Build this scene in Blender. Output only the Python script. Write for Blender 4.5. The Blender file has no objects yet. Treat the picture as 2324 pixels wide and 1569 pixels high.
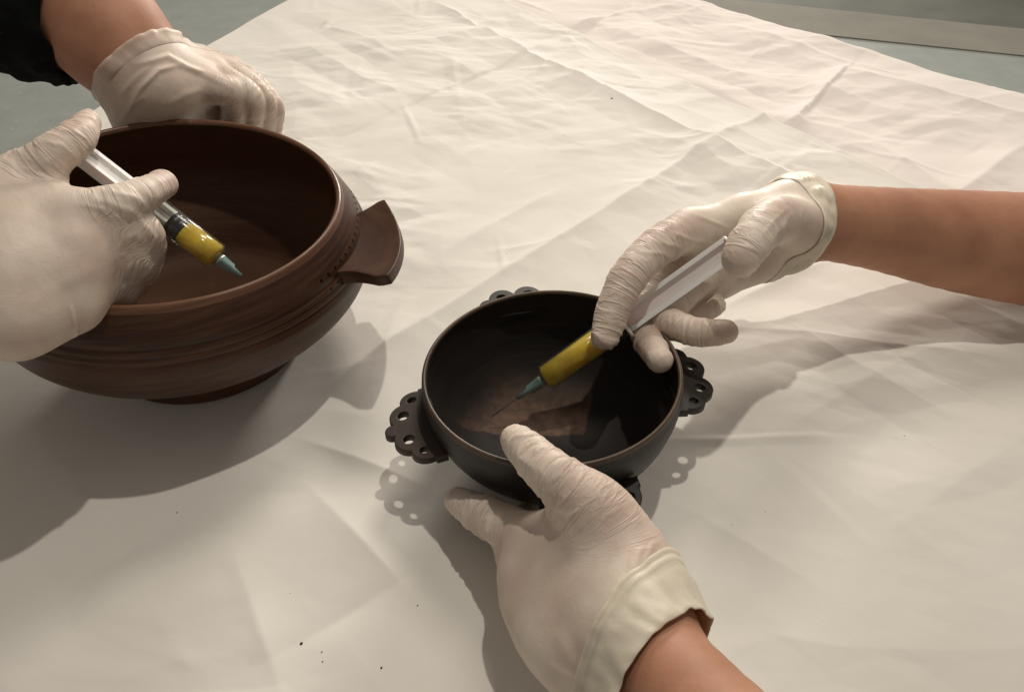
import bpy, bmesh, math, random
import numpy as np
from mathutils import Vector, Matrix, Quaternion

random.seed(7)
RNG = np.random.RandomState(11)
SC = bpy.context.scene
COL = SC.collection
R = math.radians

# ------------------------------------------------------------------ camera
FPX, CU, CV, PITCH, CAMZ = 1745.0, 1161.5, 784.5, R(42), 0.414
cam_d = bpy.data.cameras.new('camera')
cam = bpy.data.objects.new('camera', cam_d)
COL.objects.link(cam)
cam.location = (0, 0, CAMZ)
cam.rotation_euler = (R(90) - PITCH, 0, 0)
cam_d.sensor_width = 36
cam_d.lens = 36 * FPX / 2323.0
cam_d.clip_start = 0.02
cam_d.clip_end = 60
cam_d.dof.use_dof = False
SC.camera = cam

# ------------------------------------------------------------------ world + lamps (indoor room light)
w = bpy.data.worlds.new('World')
SC.world = w
w.use_nodes = True
bg = w.node_tree.nodes['Background']
bg.inputs['Color'].default_value = (1.0, 0.88, 0.78, 1)
bg.inputs['Strength'].default_value = 0.22

def lamp(name, loc, target, power, size, color, shape='DISK', spread=None):
    l = bpy.data.lights.new(name, 'AREA')
    l.shape = shape
    l.size = size
    l.energy = power
    l.color = color
    if spread: l.spread = spread
    o = bpy.data.objects.new(name, l)
    COL.objects.link(o)
    o.location = loc
    d = Vector(target) - Vector(loc)
    o.rotation_euler = d.to_track_quat('-Z', 'Y').to_euler()
    return o

lamp('ceiling_lamp', (0.21, 0.58, 1.38), (0.05, 0.42, 0), 6.1, 0.032, (1.0, 0.935, 0.83))
lamp('ceiling_lamp_back', (0.20, 1.35, 1.25), (0.05, 0.7, 0), 9.5, 0.45, (1.0, 0.89, 0.79))
lamp('fill_light_back', (1.00, 5.0, 1.15), (0.1, 0.6, 0), 120.0, 1.0, (1.0, 0.93, 0.85))  # added soft fill for the back-to-front brightness gradient, no actual window

SC.view_settings.view_transform = 'Standard'
SC.view_settings.look = 'None'
SC.view_settings.exposure = 0.0
SC.view_settings.gamma = 1.0
SC.render.engine = 'CYCLES'
SC.cycles.use_denoising = True
SC.cycles.max_bounces = 8
SC.cycles.transparent_max_bounces = 16
SC.cycles.caustics_reflective = False
SC.cycles.caustics_refractive = False
SC.cycles.sample_clamp_indirect = 4

# ------------------------------------------------------------------ pixel -> place helper (photo measured in a 2323 x 1569 frame)
_c, _s = math.cos(PITCH), math.sin(PITCH)
FW = np.array([0, _c, -_s]); UP = np.array([0, _s, _c]); RT = np.array([1.0, 0, 0]); CP = np.array([0, 0, CAMZ])
def P(u, v, z):
    r = FW * FPX + RT * (u - CU) + UP * (CV - v)
    return CP + r * (z - CAMZ) / r[2]

# ------------------------------------------------------------------ object helpers
ORG = {}
def tag(o, label=None, cat=None, group=None, kind=None):
    if label: o['label'] = label
    if cat: o['category'] = cat
    if group: o['group'] = group
    if kind: o['kind'] = kind
    return o
def empty(name, loc):
    o = bpy.data.objects.new(name, None)
    COL.objects.link(o)
    o.location = loc
    o.empty_display_size = 0.02
    ORG[o.name] = np.array(loc, float)
    return o
def obj(name, V, Fc, mat, parent=None, smooth=True, loc=None):
    V = np.asarray(V, float)
    org = ORG[parent.name] if parent is not None else (np.array(loc, float) if loc is not None else np.zeros(3))
    me = bpy.data.meshes.new(name)
    V = V - org
    if isinstance(Fc, np.ndarray) and Fc.ndim == 2:
        n, k = Fc.shape
        me.vertices.add(len(V)); me.vertices.foreach_set('co', V.astype(np.float32).ravel())
        me.loops.add(n * k); me.loops.foreach_set('vertex_index', Fc.astype(np.int32).ravel())
        me.polygons.add(n)
        me.polygons.foreach_set('loop_start', (np.arange(n) * k).astype(np.int32))
        me.polygons.foreach_set('loop_total', np.full(n, k, np.int32))
        me.update(calc_edges=True)
        me.validate()
    else:
        me.from_pydata([tuple(v) for v in V], [], [tuple(f) for f in Fc])
    if smooth:
        me.polygons.foreach_set('use_smooth', [True] * len(me.polygons))
    me.materials.append(mat)
    o = bpy.data.objects.new(name, me)
    COL.objects.link(o)
    if parent is not None:
        o.parent = parent
    else:
        o.location = org
    ORG[o.name] = org
    return o

# ------------------------------------------------------------------ noise
TAB = RNG.rand(32, 32, 32).astype(np.float32)
def vnoise(p):
    p = np.asarray(p, np.float64)
    i = np.floor(p).astype(int); f = p - i
    f = f * f * (3 - 2 * f)
    i &= 31; j = (i + 1) & 31
    x0, y0, z0 = i[..., 0], i[..., 1], i[..., 2]
    x1, y1, z1 = j[..., 0], j[..., 1], j[..., 2]
    fx, fy, fz = f[..., 0], f[..., 1], f[..., 2]
    a = TAB[x0, y0, z0] * (1 - fx) + TAB[x1, y0, z0] * fx
    b = TAB[x0, y1, z0] * (1 - fx) + TAB[x1, y1, z0] * fx
    c = TAB[x0, y0, z1] * (1 - fx) + TAB[x1, y0, z1] * fx
    d = TAB[x0, y1, z1] * (1 - fx) + TAB[x1, y1, z1] * fx
    return (a * (1 - fy) + b * fy) * (1 - fz) + (c * (1 - fy) + d * fy) * fz
def sstep(a, b, x):
    t = np.clip((x - a) / (b - a), 0, 1)
    return t * t * (3 - 2 * t)

# ------------------------------------------------------------------ materials
def mat(name, col, rough=0.5, spec=0.5, **kw):
    m = bpy.data.materials.new(name)
    m.use_nodes = True
    b = m.node_tree.nodes['Principled BSDF']
    b.inputs['Base Color'].default_value = (*col, 1)
    b.inputs['Roughness'].default_value = rough
    b.inputs['Specular IOR Level'].default_value = spec
    for k, v in kw.items():
        b.inputs[k.replace('_', ' ')].default_value = v
    return m
def N(m, t, **kw):
    n = m.node_tree.nodes.new(t)
    for k, v in kw.items():
        if hasattr(n, k): setattr(n, k, v)
        else: n.inputs[k].default_value = v
    return n
def L(m, a, b): m.node_tree.links.new(a, b)
def bsdf(m): return m.node_tree.nodes['Principled BSDF']
def coords(m, scale=(1, 1, 1)):
    tc = N(m, 'ShaderNodeTexCoord')
    mp = N(m, 'ShaderNodeMapping')
    mp.inputs['Scale'].default_value = scale
    L(m, tc.outputs['Object'], mp.inputs['Vector'])
    return mp.outputs['Vector']
def noise_col(m, c1, c2, scale, detail=5, vec=None, lo=0.35, hi=0.65, stretch=(1, 1, 1)):
    vec = vec or coords(m, stretch)
    n = N(m, 'ShaderNodeTexNoise'); n.inputs['Scale'].default_value = scale; n.inputs['Detail'].default_value = detail
    L(m, vec, n.inputs['Vector'])
    r = N(m, 'ShaderNodeValToRGB')
    r.color_ramp.elements[0].position = lo; r.color_ramp.elements[0].color = (*c1, 1)
    r.color_ramp.elements[1].position = hi; r.color_ramp.elements[1].color = (*c2, 1)
    L(m, n.outputs['Fac'], r.inputs['Fac'])
    return r.outputs['Color'], n.outputs['Fac']
def bump(m, fac, strength, dist, prev=None):
    b = N(m, 'ShaderNodeBump'); b.inputs['Strength'].default_value = strength; b.inputs['Distance'].default_value = dist
    L(m, fac, b.inputs['Height'])
    if prev: L(m, prev, b.inputs['Normal'])
    return b.outputs['Normal']
def nz(m, scale, detail=4, stretch=(1, 1, 1), dist=0.0):
    n = N(m, 'ShaderNodeTexNoise'); n.inputs['Scale'].default_value = scale; n.inputs['Detail'].default_value = detail
    n.inputs['Distortion'].default_value = dist
    L(m, coords(m, stretch), n.inputs['Vector'])
    return n.outputs['Fac']

def m_paper(name, c1, c2):
    m = mat(name, c1, 0.85, 0.08)
    c, f = noise_col(m, c1, c2, 6, 4)
    L(m, c, bsdf(m).inputs['Base Color'])
    n = bump(m, nz(m, 900, 3), 0.10, 0.0004)
    n = bump(m, nz(m, 60, 4), 0.22, 0.0012, n)
    L(m, n, bsdf(m).inputs['Normal'])
    return m
M_PAPER = m_paper('paper_front', (0.73, 0.71, 0.645), (0.79, 0.77, 0.71))
M_PAPER2 = m_paper('paper_back', (0.74, 0.69, 0.64), (0.80, 0.75, 0.70))

def m_table():
    m = mat('table_laminate', (0.30, 0.33, 0.31), 0.42, 0.4)
    c, f = noise_col(m, (0.285, 0.32, 0.30), (0.325, 0.355, 0.33), 30, 6)
    v = N(m, 'ShaderNodeTexVoronoi'); v.inputs['Scale'].default_value = 34
    L(m, coords(m), v.inputs['Vector'])
    r = N(m, 'ShaderNodeValToRGB')
    r.color_ramp.elements[0].position = 0.06; r.color_ramp.elements[0].color = (1, 1, 1, 1)
    r.color_ramp.elements[1].position = 0.13; r.color_ramp.elements[1].color = (0, 0, 0, 1)
    L(m, v.outputs['Distance'], r.inputs['Fac'])
    mu = N(m, 'ShaderNodeMath', operation='MULTIPLY'); mu.inputs[1].default_value = 0.35
    L(m, r.outputs['Color'], mu.inputs[0])
    mx = N(m, 'ShaderNodeMixRGB'); mx.inputs['Color2'].default_value = (0.50, 0.52, 0.50, 1)
    L(m, mu.outputs[0], mx.inputs['Fac']); L(m, c, mx.inputs['Color1'])
    L(m, mx.outputs['Color'], bsdf(m).inputs['Base Color'])
    return m
M_TABLE = m_table()
M_STRIP = mat('table_rim', (0.30, 0.29, 0.25), 0.8, 0.1)
c_, f_ = noise_col(M_STRIP, (0.215, 0.21, 0.18), (0.245, 0.24, 0.205), 14); L(M_STRIP, c_, bsdf(M_STRIP).inputs['Base Color'])
M_FLOOR = mat('floor_dark', (0.12, 0.125, 0.11), 0.7, 0.3)
c_, f_ = noise_col(M_FLOOR, (0.115, 0.12, 0.105), (0.14, 0.145, 0.125), 5); L(M_FLOOR, c_, bsdf(M_FLOOR).inputs['Base Color'])

def m_glove(name='latex', c1=(0.56, 0.445, 0.37), c2=(0.71, 0.625, 0.53), creased=True):
    m = mat(name, c1, 0.50, 0.38)
    b = bsdf(m)
    c, f = noise_col(m, c1, c2, 24, 3)
    L(m, c, b.inputs['Base Color'])
    b.inputs['Subsurface Weight'].default_value = 0.30
    b.inputs['Subsurface Radius'].default_value = (1.0, 0.55, 0.35)
    b.inputs['Subsurface Scale'].default_value = 0.003
    n = bump(m, nz(m, 150, 4, dist=1.5), 0.25, 0.0008)
    if creased:
        ab = N(m, 'ShaderNodeAttribute'); ab.attribute_name = 'bone'
        ac = N(m, 'ShaderNodeAttribute'); ac.attribute_name = 'crease'
        for sc_, dist_, st_ in (((150, 22, 22), 0.8, 0.0012), ((310, 60, 60), 0.6, 0.00035)):
            mp = N(m, 'ShaderNodeMapping'); mp.inputs['Scale'].default_value = sc_
            L(m, ab.outputs['Vector'], mp.inputs['Vector'])
            t = N(m, 'ShaderNodeTexNoise'); t.inputs['Scale'].default_value = 1.0; t.inputs['Detail'].default_value = 2.0; t.inputs['Distortion'].default_value = dist_
            L(m, mp.outputs['Vector'], t.inputs['Vector'])
            a = N(m, 'ShaderNodeMath', operation='SUBTRACT'); a.inputs[1].default_value = 0.5; L(m, t.outputs['Fac'], a.inputs[0])
            a2 = N(m, 'ShaderNodeMath', operation='ABSOLUTE'); L(m, a.outputs[0], a2.inputs[0])
            r = N(m, 'ShaderNodeMapRange'); r.inputs['From Min'].default_value = 0.0; r.inputs['From Max'].default_value = 0.075; r.inputs['To Min'].default_value = 1; r.inputs['To Max'].default_value = 0
            r.interpolation_type = 'SMOOTHERSTEP'
            L(m, a2.outputs[0], r.inputs['Value'])
            mu = N(m, 'ShaderNodeMath', operation='MULTIPLY'); L(m, r.outputs['Result'], mu.inputs[0]); L(m, ac.outputs['Fac'], mu.inputs[1])
            n = bump(m, mu.outputs[0], 0.42, st_, n)
    L(m, n, b.inputs['Normal'])
    return m
M_GLOVE = m_glove()
M_CUFF = m_glove('latex_rolled', (0.62, 0.565, 0.455), (0.72, 0.66, 0.54), False)

def m_skin():
    m = mat('skin', (0.45, 0.22, 0.13), 0.58, 0.3)
    b = bsdf(m)
    c, f = noise_col(m, (0.36, 0.175, 0.105), (0.46, 0.235, 0.145), 22, 5)
    L(m, c, b.inputs['Base Color'])
    b.inputs['Subsurface Weight'].default_value = 0.30
    b.inputs['Subsurface Radius'].default_value = (1.0, 0.40, 0.22)
    b.inputs['Subsurface Scale'].default_value = 0.006
    fr = N(m, 'ShaderNodeTexNoise'); fr.inputs['Scale'].default_value = 190; fr.inputs['Detail'].default_value = 3
    L(m, coords(m), fr.inputs['Vector'])
    fm = N(m, 'ShaderNodeMapRange'); fm.inputs['From Min'].default_value = 0.58; fm.inputs['From Max'].default_value = 0.74; fm.inputs['To Max'].default_value = 0.22
    L(m, fr.outputs['Fac'], fm.inputs['Value'])
    fx = N(m, 'ShaderNodeMixRGB'); fx.inputs['Color2'].default_value = (0.30, 0.12, 0.07, 1)
    L(m, fm.outputs['Result'], fx.inputs['Fac']); L(m, c, fx.inputs['Color1']); L(m, fx.outputs['Color'], b.inputs['Base Color'])
    n = bump(m, nz(m, 700, 4), 0.25, 0.0005)
    n = bump(m, nz(m, 60, 4), 0.3, 0.0015, n)
    L(m, n, b.inputs['Normal'])
    return m
M_SKIN = m_skin()
M_KNIT = mat('black_jersey', (0.008, 0.009, 0.008), 0.95, 0.1)
L(M_KNIT, bump(M_KNIT, nz(M_KNIT, 600, 3), 0.5, 0.001), bsdf(M_KNIT).inputs['Normal'])

def m_wood(name, dark, mid, light, rough, ring=0.3, coat=0.15):
    m = mat(name, mid, rough, 0.36)
    b = bsdf(m)
    c1, f1 = noise_col(m, dark, mid, 7, 6, stretch=(1, 1, 5))
    c2, f2 = noise_col(m, (0, 0, 0), (1, 1, 1), 60, 6, stretch=(0.35, 0.35, 6), lo=0.42, hi=0.72)
    mx = N(m, 'ShaderNodeMixRGB'); mx.inputs['Color2'].default_value = (*light, 1)
    mu = N(m, 'ShaderNodeMath', operation='MULTIPLY'); mu.inputs[1].default_value = ring
    L(m, c2, mu.inputs[0]); L(m, mu.outputs[0], mx.inputs['Fac']); L(m, c1, mx.inputs['Color1'])
    L(m, mx.outputs['Color'], b.inputs['Base Color'])
    rr = N(m, 'ShaderNodeMapRange'); rr.inputs['To Min'].default_value = rough - 0.1; rr.inputs['To Max'].default_value = rough + 0.15
    L(m, f1, rr.inputs['Value']); L(m, rr.outputs['Result'], b.inputs['Roughness'])
    # scratches and rubbed spots with shapes of their own
    wn = N(m, 'ShaderNodeTexNoise'); wn.inputs['Scale'].default_value = 38; wn.inputs['Detail'].default_value = 8; wn.inputs['Roughness'].default_value = 0.7
    L(m, coords(m, (1, 1, 1.6)), wn.inputs['Vector'])
    wr = N(m, 'ShaderNodeMapRange'); wr.inputs['From Min'].default_value = 0.60; wr.inputs['From Max'].default_value = 0.72; wr.inputs['To Max'].default_value = 0.55
    L(m, wn.outputs['Fac'], wr.inputs['Value'])
    mw = N(m, 'ShaderNodeMixRGB'); mw.inputs['Color2'].default_value = (*light, 1)
    L(m, wr.outputs['Result'], mw.inputs['Fac']); L(m, mx.outputs['Color'], mw.inputs['Color1']); L(m, mw.outputs['Color'], b.inputs['Base Color'])
    n = bump(m, nz(m, 260, 5, (0.4, 0.4, 2)), 0.25, 0.0006)
    n = bump(m, nz(m, 40, 4, (0.4, 0.4, 3)), 0.25, 0.001, n)
    L(m, n, b.inputs['Normal'])
    return m
M_WOOD1 = m_wood('red_brown_wood', (0.030, 0.0105, 0.0045), (0.056, 0.020, 0.0085), (0.13, 0.060, 0.028), 0.42, 0.45)
M_WOOD1B = m_wood('worn_rim_wood', (0.10, 0.045, 0.025), (0.17, 0.08, 0.045), (0.30, 0.17, 0.10), 0.35)
M_WOOD1I = m_wood('matt_brown_inside', (0.060, 0.026, 0.013), (0.095, 0.042, 0.020), (0.14, 0.07, 0.036), 0.62)
M_WOOD2 = m_wood('blackened_wood', (0.009, 0.008, 0.007), (0.016, 0.013, 0.010), (0.04, 0.027, 0.017), 0.45)
M_WOOD2H = m_wood('dull_handle_wood', (0.014, 0.011, 0.009), (0.035, 0.025, 0.018), (0.09, 0.06, 0.04), 0.5)
M_WOOD2B = m_wood('worn_black_wood', (0.05, 0.034, 0.022), (0.10, 0.066, 0.042), (0.22, 0.14, 0.09), 0.4)
M_HOLE = mat('dark_pits', (0.012, 0.007, 0.005), 0.8, 0.1)

def clear_plastic(name, tint, gloss):
    m = bpy.data.materials.new(name); m.use_nodes = True
    nt = m.node_tree; nt.nodes.clear()
    o = nt.nodes.new('ShaderNodeOutputMaterial')
    t = nt.nodes.new('ShaderNodeBsdfTransparent'); t.inputs['Color'].default_value = (*tint, 1)
    g = nt.nodes.new('ShaderNodeBsdfGlossy'); g.inputs['Roughness'].default_value = 0.18
    d = nt.nodes.new('ShaderNodeBsdfDiffuse'); d.inputs['Color'].default_value = (0.75, 0.75, 0.72, 1)
    lw = nt.nodes.new('ShaderNodeLayerWeight'); lw.inputs['Blend'].default_value = 0.35
    mr = nt.nodes.new('ShaderNodeMapRange'); mr.inputs['To Min'].default_value = 0.02; mr.inputs['To Max'].default_value = gloss * 0.45
    nt.links.new(lw.outputs['Facing'], mr.inputs['Value'])
    m1 = nt.nodes.new('ShaderNodeMixShader'); m2 = nt.nodes.new('ShaderNodeMixShader')
    m1.inputs[0].default_value = 0.25
    nt.links.new(g.outputs[0], m1.inputs[1]); nt.links.new(d.outputs[0], m1.inputs[2])
    nt.links.new(mr.outputs[0], m2.inputs[0]); nt.links.new(t.outputs[0], m2.inputs[1]); nt.links.new(m1.outputs[0], m2.inputs[2])
    nt.links.new(m2.outputs[0], o.inputs[0])
    return m
M_CLEAR = clear_plastic('clear_plastic', (0.93, 0.94, 0.92), 0.45)
M_HUB = mat('green_hub_plastic', (0.30, 0.47, 0.44), 0.3, 0.5, Transmission_Weight=0.35)
M_WHITE = mat('white_plastic', (0.82, 0.85, 0.83), 0.35, 0.5, Subsurface_Weight=0.3, Subsurface_Scale=0.004)
M_WEB = mat('translucent_plastic', (0.74, 0.70, 0.68), 0.4, 0.5, Subsurface_Weight=0.3, Subsurface_Scale=0.003)
M_RUBBER = mat('black_rubber', (0.012, 0.013, 0.02), 0.35, 0.5)
M_STEEL = mat('needle_steel', (0.35, 0.35, 0.36), 0.35, 0.5, Metallic=1.0)
def m_liquid():
    m = mat('yellow_liquid', (0.85, 0.52, 0.04), 0.2, 0.5, Transmission_Weight=0.08, Subsurface_Weight=0.6, Subsurface_Scale=0.01)
    c, f = noise_col(m, (0.70, 0.48, 0.03), (0.92, 0.69, 0.07), 90, 3); L(m, c, bsdf(m).inputs['Base Color'])
    return m
M_LIQ = m_liquid()

# ------------------------------------------------------------------ the table, its rim and the floor beyond
def box_pts(quad, z0, z1):
    V = [(p[0], p[1], z1) for p in quad] + [(p[0], p[1], z0) for p in quad]
    n = len(quad)
    Fc = [tuple(range(n)), tuple(range(2 * n - 1, n - 1, -1))] + [(i + n, (i + 1) % n + n, (i + 1) % n, i) for i in range(n)]
    return V, Fc
e1, e2 = P(1715, 0, 0), P(2323, 61, 0)            # far edge of the table
s1, s2 = P(1834, 69, 0), P(2323, 119, 0)          # inner edge of the rim strip
ed = (e2 - e1) / np.linalg.norm(e2 - e1); sd = (s2 - s1) / np.linalg.norm(s2 - s1)
eA, eB = e1 - ed * 2.2, e2 + ed * 1.2
sA, sB = s1 - sd * 1.2, s2 + sd * 1.2
TZ = -0.006
table = empty('table', (0, 0.6, TZ))
tag(table, 'pale grey-green speckled table top under the white paper', 'table')
q = [(-1.9, -0.4), (1.9, -0.4), (eB[0], eB[1]), (eA[0], eA[1])]
V, Fc = box_pts(q, TZ - 0.03, TZ); obj('table_top', V, Fc, M_TABLE, table, smooth=False)
q = [(sA[0], sA[1]), (sB[0], sB[1]), (eB[0] + 0.002, eB[1] + 0.003), (eA[0] + 2.2 * ed[0] - 0.5, eA[1] - 2.2 * -0 + 2.2 * ed[1] + 0.14)]
q = [(sA[0], sA[1]), (sB[0], sB[1]), (eB[0] + 0.001, eB[1] + 0.003), ((e1 - ed * 1.2)[0], (e1 - ed * 1.2)[1] + 0.003)]
V, Fc = box_pts(q, TZ - 0.032, TZ + 0.002)
tag(obj('edge_strip', V, Fc, M_STRIP, table, smooth=False), 'paler matt strip along the far edge')
V, Fc = box_pts([(-6, -3), (6, -3), (6, 12), (-6, 12)], -0.80, -0.76)
tag(obj('floor', V, Fc, M_FLOOR, smooth=False), kind='structure')

# ------------------------------------------------------------------ paper sheets
def seg_dist(X, Y, a, b):
    ax, ay = a; bx, by = b
    dx, dy = bx - ax, by - ay
    Ln = math.hypot(dx, dy)
    t = ((X - ax) * dx + (Y - ay) * dy) / Ln
    d = ((X - ax) * -dy + (Y - ay) * dx) / Ln
    return t, d, Ln
def pw(u, v):
    p = P(u, v, 0); return (p[0], p[1])
def crumple(X, Y, n, seed, x0, x1, y0, y1, amp=1.0):
    r = random.Random(seed)
    H = np.zeros_like(X)
    for i in range(n):
        cx, cy = r.uniform(x0, x1), r.uniform(y0, y1)
        far = min(max((cy - 0.25) / 0.6, 0.0), 1.0)
        if r.random() > 0.25 + 0.75 * far: continue
        Ln = r.uniform(0.03, 0.17)
        an = r.choice([0.5, -0.55, 0.1, 1.2]) + r.gauss(0, 0.5)
        a = (cx - math.cos(an) * Ln / 2, cy - math.sin(an) * Ln / 2); b = (cx + math.cos(an) * Ln / 2, cy + math.sin(an) * Ln / 2)
        t, d, _ = seg_dist(X, Y, a, b)
        wd = r.choice([r.uniform(0.0035, 0.009), r.uniform(0.008, 0.026)])
        A = r.choice([1, 1, -0.7]) * r.uniform(0.0006, 0.0022) * (0.45 + 0.75 * far) * amp
        asym = r.uniform(0.35, 1.0)
        dd = np.where(d > 0, d, -d * asym) / wd
        env = np.clip(1 - np.abs(t - Ln / 2) / (Ln / 2), 0, 1) ** 0.7
        H += A * env * np.clip(1 - dd, 0, 1)
    return H
def facets(X, Y, cell, seed, ang=0.0):
    """crumpled-paper facets: flat triangles between random heights, so every crease is a straight sharp edge"""
    T = np.random.RandomState(seed).rand(64, 64)
    c_, s_ = math.cos(ang), math.sin(ang)
    x, y = (X * c_ + Y * s_) / cell, (-X * s_ + Y * c_) / cell
    a = x + y * 0.5773; b = y * 1.1547
    ia, ib = np.floor(a).astype(int), np.floor(b).astype(int)
    fa, fb = a - ia, b - ib
    h = lambda p, q: T[p & 63, q & 63]
    h00, h10, h01, h11 = h(ia, ib), h(ia + 1, ib), h(ia, ib + 1), h(ia + 1, ib + 1)
    up = fa + fb > 1
    return np.where(up, h11 + (h01 - h11) * (1 - fa) + (h10 - h11) * (1 - fb), h00 + (h10 - h00) * fa + (h01 - h00) * fb) - 0.5
def fold(X, Y, a, b, A, wl, wr, fade=0.05):
    t, d, Ln = seg_dist(X, Y, a, b)
    env = sstep(-fade, fade, t) * sstep(-fade, fade, Ln - t)
    d = d + 0.0025 * (vnoise(np.stack([t * 18, t * 0 + 3.3, t * 0 + A * 900], -1)) - 0.5)
    return A * env * np.where(d > 0, np.exp(-d / wr), np.exp(d / wl))
BOWL1 = (-0.244, 0.467); BOWL2 = (0.0285, 0.350)
FOLDS = [  # (pixel a, pixel b, height, width left, width right)
    ((716, 334), (1195, 129), -0.0035, 0.022, 0.030), ((690, 345), (1210, 118), 0.0026, 0.010, 0.045),
    ((820, 835), (1636, 319), 0.0042, 0.030, 0.012), ((1636, 319), (1870, 200), 0.0020, 0.010, 0.02),
    ((1195, 129), (1640, 345), 0.0034, 0.016, 0.022), ((1640, 345), (2150, 560), 0.0030, 0.02, 0.03),
    ((1000, 20), (1200, 130), 0.0024, 0.02, 0.012), ((430, 880), (800, 840), 0.0014, 0.02, 0.02),
    ((0, 1420), (330, 1230), -0.0030, 0.035, 0.03), ((60, 1500), (420, 1300), 0.0024, 0.03, 0.04),
    ((560, 1340), (640, 1569), 0.0030, 0.05, 0.03), ((690, 1460), (900, 1330), -0.0024, 0.03, 0.03),
    ((740, 1150), (900, 1320), 0.0024, 0.03, 0.02), ((760, 1030), (880, 1075), 0.0020, 0.008, 0.02),
    ((1790, 980), (2000, 850), 0.0014, 0.03, 0.05), ((2060, 1180), (2300, 1010), 0.0016, 0.05, 0.04),
    ((1600, 1180), (1800, 1300), 0.0012, 0.04, 0.04), ((1680, 690), (1850, 610), 0.0024, 0.01, 0.02),
    ((1700, 760), (2300, 820), 0.0016, 0.03, 0.02), ((1040, 560), (1250, 440), 0.0016, 0.015, 0.012),
]
FOLDS_B = [
    ((1789, 289), (1932, 144), 0.0058, 0.030, 0.016), ((1825, 270), (1950, 130), -0.0030, 0.02, 0.02),
    ((1700, 335), (1800, 290), 0.003, 0.01, 0.02), ((1900, 160), (2323, 260), 0.0022, 0.02, 0.03),
    ((1640, 60), (2040, 170), 0.0020, 0.02, 0.03), ((1300, 60), (1440, 20), 0.0035, 0.02, 0.03),
    ((1250, 120), (1420, 10), -0.003, 0.03, 0.02), ((2120, 480), (2323, 330), 0.0030, 0.03, 0.03),
    ((2000, 330), (2140, 420), 0.002, 0.02, 0.02),
]
def paper_height(X, Y, back):
    n3 = np.stack([X * 5, Y * 5, X * 0 + (9.1 if back else 2.2)], -1)
    H = 0.0050 * (vnoise(n3) - 0.4) + 0.0022 * (vnoise(n3 * 2.7 + 5) - 0.5) + 0.0008 * (vnoise(n3 * 6.1 + 11) - 0.5)
    H += crumple(X, Y, 620, 5 if back else 3, -0.6, 0.9, 0.1, 1.4, 0.6 if back else 0.75)
    far = 0.42 + 0.58 * sstep(0.30, 0.62, Y + 0.15 * X)
    wx = 0.02 * (vnoise(np.stack([X * 16, Y * 16, X * 0 + 1], -1)) - 0.5); wy = 0.02 * (vnoise(np.stack([X * 16, Y * 16, X * 0 + 8], -1)) - 0.5)
    patch = sstep(0.35, 0.65, vnoise(np.stack([X * 7, Y * 7, X * 0 + 20 + back], -1)))
    wx = wx * 0.7; wy = wy * 0.7
    H += 0.0080 * facets(X + wx, Y + wy, 0.150, 4 + back, 0.45) * (0.35 + 0.65 * far)
    H += 0.0092 * facets(X + wy, Y + wx, 0.075, 14 + back, -0.3) * far * (0.4 + 0.6 * patch)
    H += 0.0042 * facets(X - wx, Y + wy, 0.036, 24 + back, 0.8) * far * (0.25 + 0.75 * patch)
    H += 0.0012 * facets(X + wy, Y - wx, 0.017, 34 + back, 0.2) * far * patch
    H += 0.0035 * (vnoise(np.stack([X * 9 + Y * 3, Y * 9, X * 0 + 40], -1)) - 0.5)
    for a, b, A, wl, wr in (FOLDS_B if back else FOLDS):
        H += fold(X, Y, pw(*a), pw(*b), A * 2.5, wl * 0.85, wr * 0.85)
    calm = np.ones_like(X)
    for (bx, by), r0 in ((BOWL1, 0.085), (BOWL2, 0.055)):
        calm *= sstep(r0, r0 + 0.07, np.hypot(X - bx, Y - by))
    H = np.where(H < 0, H * 0.6, H)
    H = np.clip(H, -0.0022, 0.016) * calm
    if back:
        a, b = pw(1488, 163), pw(2061, 418)
        t, d, _ = seg_dist(X, Y, a, b)
        H = np.where(H > 0, H * sstep(-0.006, 0.03, d), H)
    return H
def sheet(name, corners, mt, zbase, back, step, lift_edge=None):
    """corners: 4 world xy points in order; bilinear patch of crumpled paper"""
    c = [np.array(p, float) for p in corners]
    nu = int(max(np.linalg.norm(c[1] - c[0]), np.linalg.norm(c[2] - c[3])) / step)
    nv = int(max(np.linalg.norm(c[3] - c[0]), np.linalg.norm(c[2] - c[1])) / step)
    U, Vv = np.meshgrid(np.linspace(0, 1, nu), np.linspace(0, 1, nv), indexing='ij')
    XY = (c[0] * ((1 - U) * (1 - Vv))[..., None] + c[1] * (U * (1 - Vv))[..., None] + c[2] * (U * Vv)[..., None] + c[3] * ((1 - U) * Vv)[..., None])
    # slightly uneven torn / cut edges
    wob = (vnoise(np.stack([U * 14, Vv * 14, U * 0 + 4 + back * 3], -1)) - 0.5) * 0.0015 + (vnoise(np.stack([U * 50, Vv * 50, U * 0 + 7], -1)) - 0.5) * 0.002
    dirv = (c[3] - c[0]) / np.linalg.norm(c[3] - c[0])
    XY = XY + wob[..., None] * dirv
    X, Y = XY[..., 0], XY[..., 1]
    H = paper_height(X, Y, back)
    H = H * (0.25 + 0.75 * sstep(0.0, 0.09, U * np.linalg.norm(c[1] - c[0])))
    if lift_edge: H = H + lift_edge(U, Vv)
    Z = zbase + H
    V = np.stack([X, Y, Z], -1).reshape(-1, 3)
    I = np.arange(nu * nv).reshape(nu, nv)
    Fc = np.stack([I[:-1, :-1], I[1:, :-1], I[1:, 1:], I[:-1, 1:]], -1).reshape(-1, 4)
    o = obj(name, V, Fc, mt)
    so = o.modifiers.new('thickness', 'SOLIDIFY'); so.thickness = 0.0002; so.offset = 1
    return o
LA, LB = np.array(pw(655, 0)), np.array(pw(251, 231))       # left edge of the paper
ld = (LB - LA) / np.linalg.norm(LB - LA)
RA, RB = np.array(pw(1590, 0)), np.array(pw(2323, 216))     # right/far edge
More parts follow.
